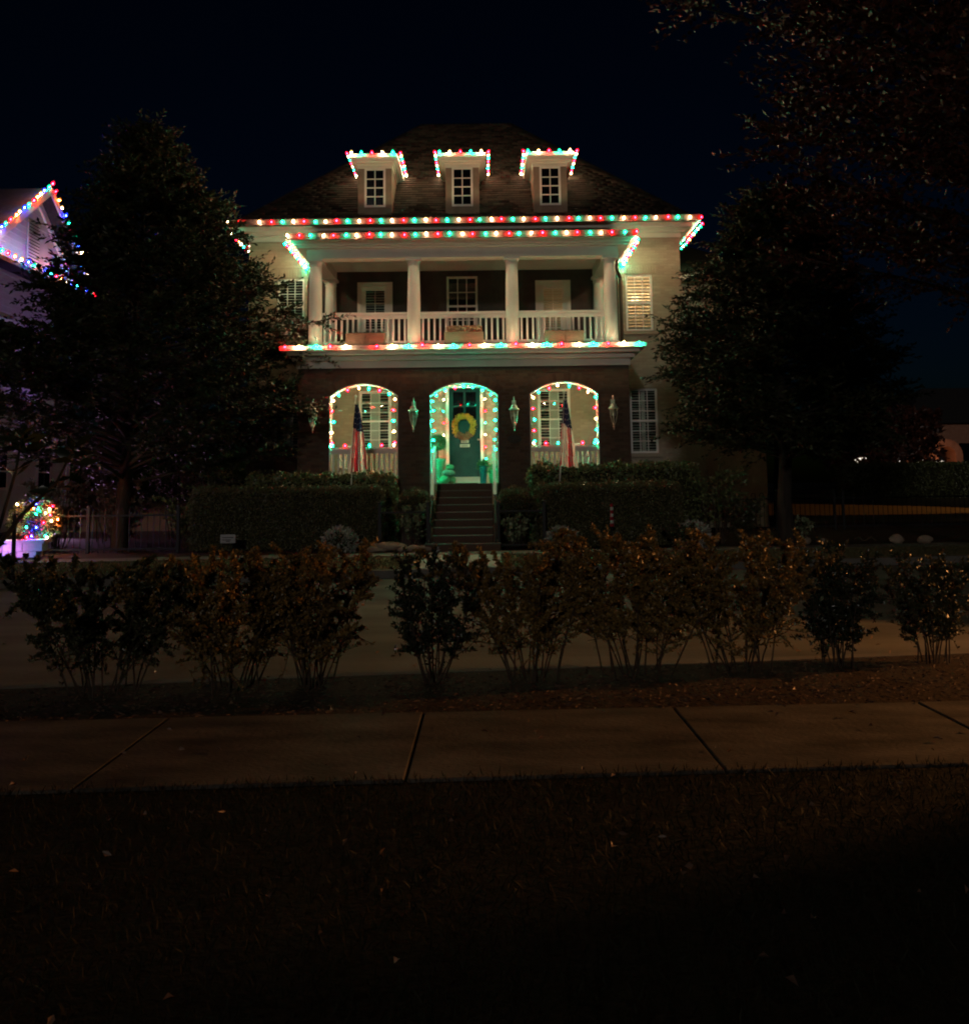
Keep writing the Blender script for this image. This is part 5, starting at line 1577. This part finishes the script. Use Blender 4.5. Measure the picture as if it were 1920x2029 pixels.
# ================================================================== street lamps outside the picture (orange light from the right)
def street_lamp(x, y, z0, h, power, label, aim, cone=110):
    """post-top lamp whose solid hood keeps its light below the lamp"""
    t = thing('street_lamp', label, 'street lamp', (x, y, z0), 'orange street lamps beyond the right edge')
    b = MB(); b.tube([(x, y, z0), (x, y, z0 + 0.3), (x, y, z0 + 0.32), (x, y, z0 + h)], [0.10, 0.10, 0.06, 0.045], 10); b.build('pole', 'black_iron', t, smooth=True)
    b = MB(); b.tube([(x, y, z0 + h - 0.05), (x - 0.3, y, z0 + h + 0.12), (x - 0.9, y, z0 + h + 0.15)], 0.03, 8); b.build('arm', 'black_iron', t, smooth=True)
    b = MB(); b.lathe((x - 1.12, y, z0 + h + 0.10), [(0.30, 0), (0.28, 0.04), (0.12, 0.12), (0.02, 0.16)], 14); b.build('hood', 'black_iron', t, smooth=True)
    b = MB(); b.lathe((x - 1.12, y, z0 + h + 0.075), [(0.10, 0), (0.14, 0.01), (0.14, 0.024)], 12); b.build('lens', 'orange_glass', t)
    l = bpy.data.lights.new('lamp_light', 'SPOT'); l.energy = power; l.color = (1.0, 0.40, 0.11); l.shadow_soft_size = 0.08; l.spot_size = R(cone); l.spot_blend = 0.25
    o = bpy.data.objects.new('lamp_light', l); col.objects.link(o); o.parent = t; o.location = (-1.12, 0, h + 0.0); o.rotation_mode = 'QUATERNION'; o.rotation_quaternion = Vector(aim).to_track_quat('-Z', 'Y')
street_lamp(14.0, 9.75, -0.02, 3.3, 3700, 'orange street lamp beside the road, right of the view', (-1.0, -0.05, -0.2), 46)
street_lamp(24.5, 33.0, 0.45, 4.2, 1300, 'orange street lamp by the far lawn, right of the view', (-9.4, 2.6, -3.9), 30)

# ================================================================== neighbour's house on the left
NX, NY0, NY1, NAY, NEZ, NAZ = -14.9, 28.0, 34.6, 31.3, 8.95, 11.35
nh = thing('gabled_house', 'neighbour house with purple-lit gable beyond the left tree', 'house', (NX - 4, 31.3, 0.3))
b = MB()
b.face([(NX, NY0, 0.2), (NX, NY1, 0.2), (NX, NY1, NEZ), (NX, NAY, NAZ), (NX, NY0, NEZ)])
b.face([(NX - 10, NY0, 0.2), (NX, NY0, 0.2), (NX, NY0, NEZ), (NX - 10, NY0, NEZ)])
b.face([(NX - 10, NY1, 0.2), (NX - 10, NY1, NEZ), (NX, NY1, NEZ), (NX, NY1, 0.2)])
nw = b.build('wall', 'siding', nh)
z = 0.5
while z < NAZ - 0.2:                                # lap boards on the gable wall
    f = max(0.0, (z + 0.2 - NEZ) / (NAZ - NEZ)); y0, y1 = NY0 + (NAY - NY0) * f + 0.03, NY1 + (NAY - NY1) * f - 0.03
    b = MB(); b.poly([(NX, y0, z), (NX, y1, z), (NX, y1, z + 0.2), (NX, y0, z + 0.2), (NX + 0.022, y0, z), (NX + 0.022, y1, z), (NX + 0.003, y1, z + 0.2), (NX + 0.003, y0, z + 0.2)], [(4, 5, 6, 7), (0, 1, 5, 4)])
    b.build('siding_board', 'siding', nw)
    z += 0.2
for y in (NY0, NY1):
    b = MB(); b.box(NX - 0.02, NX + 0.06, y - 0.12, y + 0.12, 0.3, NEZ); b.build('corner_board', 'white', nh)
b = MB(); b.box(NX + 0.03, NX + 0.06, 30.9, 31.7, 8.9, 10.4)
vent = b.build('gable_vent', 'white', nh)
for k in range(13):
    q = MB(); q.bar((NX + 0.07, 30.95, 9.0 + 0.108 * k), (NX + 0.07, 31.65, 9.0 + 0.108 * k), 0.05, 0.03, up=(0.6, 0, 1)); q.build('slat', 'interior', vent)
b = MB()
ov = 0.55
for s_ in (0, 1):
    ye, sg = (NY0 - 0.45, -1) if s_ == 0 else (NY1 + 0.45, 1)
    fe = NEZ - (NAZ - NEZ) / (NAY - NY0) * 0.45
    A = [(NX + ov, ye, fe + 0.12), (NX + ov, NAY, NAZ + 0.12), (NX - 10, NAY, NAZ + 0.12), (NX - 10, ye, fe + 0.12)]
    b.poly(A + [(x, y, z_ + 0.10) for x, y, z_ in A], [(0, 1, 2, 3), (7, 6, 5, 4), (0, 4, 5, 1), (3, 0, 4, 7)])
b.build('roof', 'dark_roof', nh)
b = MB()
for ye in (NY0 - 0.45, NY1 + 0.45):
    fe = NEZ - (NAZ - NEZ) / (NAY - NY0) * 0.45
    b.bar((NX + ov + 0.03, ye, fe + 0.14), (NX + ov + 0.03, NAY, NAZ + 0.14), 0.05, 0.24)
    b.bar((NX + 0.05, ye, fe + 0.0), (NX + 0.05, NAY, NAZ + 0.0), 0.08, 0.2)
b.build('rake_boards', 'white', nh)
b = MB(); b.box(NX + 0.01, NX + 0.62, NY0 - 0.45, NY1 + 0.3, 8.42, 8.56)
b.poly([(NX + 0.62, NY0 - 0.45, 8.56), (NX + 0.62, NY1 + 0.3, 8.56), (NX + 0.02, NY1 + 0.3, 8.85), (NX + 0.02, NY0 - 0.45, 8.85)], [(0, 1, 2, 3)])
b.build('skirt_roof', 'dark_roof', nh)
wn1 = MB()
for q in ((29.2, 30.2), (32.2, 33.2)):
    for z0, z1 in ((1.6, 3.3), (5.2, 6.9)):
        b = MB(); b.box(NX + 0.02, NX + 0.07, q[0], q[1], z0, z1); o = b.build('window', 'white', nh)
        for i in range(2):
            for j in range(3):
                p = MB(); p.box(NX + 0.065, NX + 0.075, q[0] + 0.08 + 0.43 * i, q[0] + 0.49 + 0.43 * i, z0 + 0.08 + 0.52 * j, z0 + 0.56 + 0.52 * j); p.build('pane', 'dark_glass', o)
fe = NEZ - (NAZ - NEZ) / (NAY - NY0) * 0.45
light_string('multicoloured bulbs up both rakes of the neighbour gable', [
    ([(NX + ov + 0.05, NY0 - 0.45, fe + 0.30), (NX + ov + 0.05, NAY, NAZ + 0.30)], 15, 'rwbgrowbgrowbg', (0.3, 0, 1)),
    ([(NX + ov + 0.05, NAY + 0.25, NAZ + 0.10), (NX + ov + 0.05, NY1 + 0.45, fe + 0.30)], 14, 'rowbgrgbwrgw', (0.3, 0, 1))], group='strings of bulbs on the neighbour house', size=1.5)
light_string('multicoloured bulbs along the foot of the neighbour gable', [
    ([(NX + 0.66, NY0 - 0.4, 8.60), (NX + 0.66, NY1 + 0.3, 8.60)], 19, 'bgrowbgr', (0.4, 0, 1))], group='strings of bulbs on the neighbour house', size=1.5)
# purple floodlights at the foot of the neighbour wall
def flood(loc, aim, power, colr, label, cone=95):
    t = thing('floodlight', label, 'floodlight', loc, 'coloured floodlights in the neighbour garden')
    d = (Vector(aim) - Vector(loc)).normalized()
    c = Vector(loc) + Vector((0, 0, 0.08))
    b = MB(); b.bar(c - d * 0.05, c, 0.11, 0.08); b.bar(loc, c - d * 0.05, 0.03); b.build('housing', 'black_iron', t)
    b = MB(); b.bar(c + d * 0.001, c + d * 0.008, 0.095, 0.07); b.build('lens', emat('flood_lens', colr, 4), t)
    l = bpy.data.lights.new('flood_beam', 'SPOT'); l.energy = power; l.color = colr; l.spot_size = R(cone); l.spot_blend = 0.6; l.shadow_soft_size = 0.06
    o = bpy.data.objects.new('flood_beam', l); col.objects.link(o); o.parent = t; o.location = c + d * 0.04 - Vector(loc); o.rotation_mode = 'QUATERNION'; o.rotation_quaternion = d.to_track_quat('-Z', 'Y')
flood((-12.6, 31.0, 0.3), (-14.9, 31.2, 9.4), 800, (0.50, 0.26, 1.0), 'violet floodlight shining up at the neighbour gable', 44)
flood((-11.9, 27.0, 0.3), (-9.4, 24.8, 2.2), 190, (0.80, 0.42, 0.85), 'pinkish floodlight aimed at the myrtles')
flood((-10.15, 20.15, 0.2), (-9.0, 21.4, 0.5), 18, (0.16, 0.24, 1.0), 'blue floodlight low beside the left iron fence', 120)

# lit stone planter wall with a small decorated shrub
t = thing('stone_planter', 'pale stone planter wall washed with pink and blue light', 'planter', (-9.9, 20.6, 0.15))
for r_ in range(2):
    for i in range(5):
        x = -11.4 + 0.42 * i + (0.0 if r_ else -0.12)
        b = MB(); b.box(x + 0.008, x + 0.412, 20.55, 20.85, 0.15 + 0.17 * r_ + 0.004, 0.15 + 0.17 * (r_ + 1) - 0.004); b.build('stone', 'stone', t)
b = MB(); b.box(-11.55, -9.25, 20.50, 20.90, 0.492, 0.555); b.build('cap', 'stone', t)
flood((-9.98, 20.12, 0.2), (-9.98, 20.7, 0.35), 9, (1.0, 0.10, 0.35), 'pink floodlight in front of the stone planter', 130)
flood((-9.42, 20.12, 0.2), (-9.38, 20.7, 0.35), 2.5, (0.10, 0.35, 1.0), 'cyan blue floodlight at the right end of the planter', 130)
t = ball('decorated shrub above the stone planter', (-9.75, 21.2, 0.95), 0.55, 'leaf_laurel', 2600, (0.06, 0.03), 'garden shrubs next door', 51, name='decorated_shrub')
g = np.random.default_rng(88)
tw = [(-9.75 + 0.60 * math.cos(a) * math.cos(e), 21.2 - 0.60 * math.sin(a) * math.cos(e), 0.95 + 0.52 * math.sin(e)) for a, e in
      [(g.uniform(0.1, 2.2), -0.9 + 1.7 * k / 26 + g.uniform(-0.3, 0.3)) for k in range(27)]]
runs = [(tw, 22, 'wrogbwgrowbgrwog', [(g.uniform(-0.3, 0.8), -1, g.uniform(-0.6, 0.8)) for _ in range(22)])]
light_string('tangle of coloured bulbs wrapped on the shrub above the planter', runs, group='strings of bulbs on the neighbour house', size=0.75)

# ================================================================== far right: hedge wall, lit house and lights beyond
hedge('tall dark clipped hedge at the end of the right lawn', 15.5, 23.0, 42.0, 43.0, 0.75, 2.25, 'leaf_laurel', 9000, (0.11, 0.06), 'far hedge', 0.03, 9)
FY = 62.0
fh = thing('distant_house', 'distant brick house with glowing arched entrance at far right', 'house', (29, FY, 1.0))
b = MB(); b.box(27.6, 38.0, FY + 1.2, FY + 12, 0.9, 5.2); b.build('wall', 'orange_brick', fh)
b = MB(); b.poly([(27.2, FY + 0.8, 5.2), (38.5, FY + 0.8, 5.2), (38.5, FY + 12.5, 5.2), (27.2, FY + 12.5, 5.2), (31, FY + 6.5, 8), (35, FY + 6.5, 8)], [(0, 1, 5, 4), (1, 2, 5), (2, 3, 4, 5), (3, 0, 4)]); b.build('roof', 'dark_roof', fh)
b = MB()
ex = 29.2
for a, c in ((ex - 1.0, ex - 0.55), (ex + 0.55, ex + 1.0)):
    b.box(a, c, FY - 0.5, FY + 1.19, 0.9, 3.1)
for k in range(12):
    a0, a1 = math.pi * k / 12, math.pi * (k + 1) / 12
    q = [(ex + r_ * math.cos(a), 3.1 + r_ * math.sin(a) * 1.0) for a, r_ in ((a0, 0.55), (a1, 0.55), (a1, 1.0), (a0, 1.0))]
    b.poly([(x, FY - 0.5, z_) for x, z_ in q] + [(x, FY + 1.19, z_) for x, z_ in q], [(0, 1, 2, 3), (0, 4, 5, 1), (1, 5, 6, 2), (2, 6, 7, 3)])
b.build('entrance_arch', 'orange_brick', fh)
b = MB(); b.box(ex - 0.5, ex + 0.5, FY + 1.05, FY + 1.15, 0.95, 3.2); b.build('dark_arch_panel', 'dark_roof', fh)  # dark panel added so the lit opening reads dark
b = MB(); b.box(ex - 2.1, ex - 1.75, FY + 0.6, FY + 1.19, 0.9, 3.5); b.build('pilaster', 'orange_brick', fh)
b = MB(); b.box(30.8, 31.8, FY + 1.1, FY + 1.195, 2.2, 3.9); o = b.build('window', 'dark_glass', fh)
for (lx_, lz_, p_) in ((ex, 2.6, 60),):
    l = bpy.data.lights.new('entrance_light', 'POINT'); l.energy = p_; l.color = (1.0, 0.48, 0.24); l.shadow_soft_size = 0.1
    q = bpy.data.objects.new('entrance_light', l); col.objects.link(q); q.parent = fh; q.location = Vector((lx_ - 1.5, FY - 1.6, lz_)) - ORG[fh.name]
M['net'] = emat('white_net_lights', (1.0, 0.84, 0.68), 1.6)
for i, (x, r, lab) in enumerate(((23.4, 0.75, 'leftmost and widest shrub glowing with white net lights'), (25.2, 0.5, 'second shrub glowing with white net lights'), (26.6, 0.6, 'third shrub glowing with white net lights'), (28.0, 0.42, 'small rightmost shrub glowing with white net lights'))):
    t = ball(lab, (x * 55 / 60, 55.0, 2.18), r, 'leaf_laurel', 500, (0.14, 0.08), 'far shrubs under white net lights', 60 + i, 0.75, name='net_lit_shrub')
    d = unit(np.random.default_rng(70 + i).normal(size=(60, 3)))
    P = np.array([x * 55 / 60, 55.0, 2.18]) + d * [r * 1.06, r * 1.06, r * 0.8]
    leaves('net_bulbs', P, d, 0.16, 0.12, 'net', t)
for i, (x, y, h, rx, lab) in enumerate(((20.4, 50, 4.6, 1.9, 'rusty tree before the white lit shrubs'), (23.2, 52, 4.4, 1.2, 'rusty tree left of the distant entrance'), (16.8, 46, 4.8, 1.8, 'dark bare-looking tree at the left end of the far hedge'))):
    shrub(lab, x, y, h, rx, 'leaf_red', 380 + i, z0=0.95, n=2600, leaf=(0.30, 0.17), topheavy=0.7, low=0.42, stems=9, group='small trees beyond the right lawn', name='small_tree', cat='tree', twig='bark')
tree('back_tree', 'slim dark tree behind the right street tree', (9.3, 31.0, 0.3), 8.5, 0.16, 2.6, lambda u: 2.8 * math.sin(math.pi * min(1, 0.25 + 0.75 * u)) ** 0.7 + 0.3, 61, 'leaf_tree', 50, leaf=(0.2, 0.09), twigs=10, per=9, lift=0.3, tw_len=0.7, group='trees behind the house')
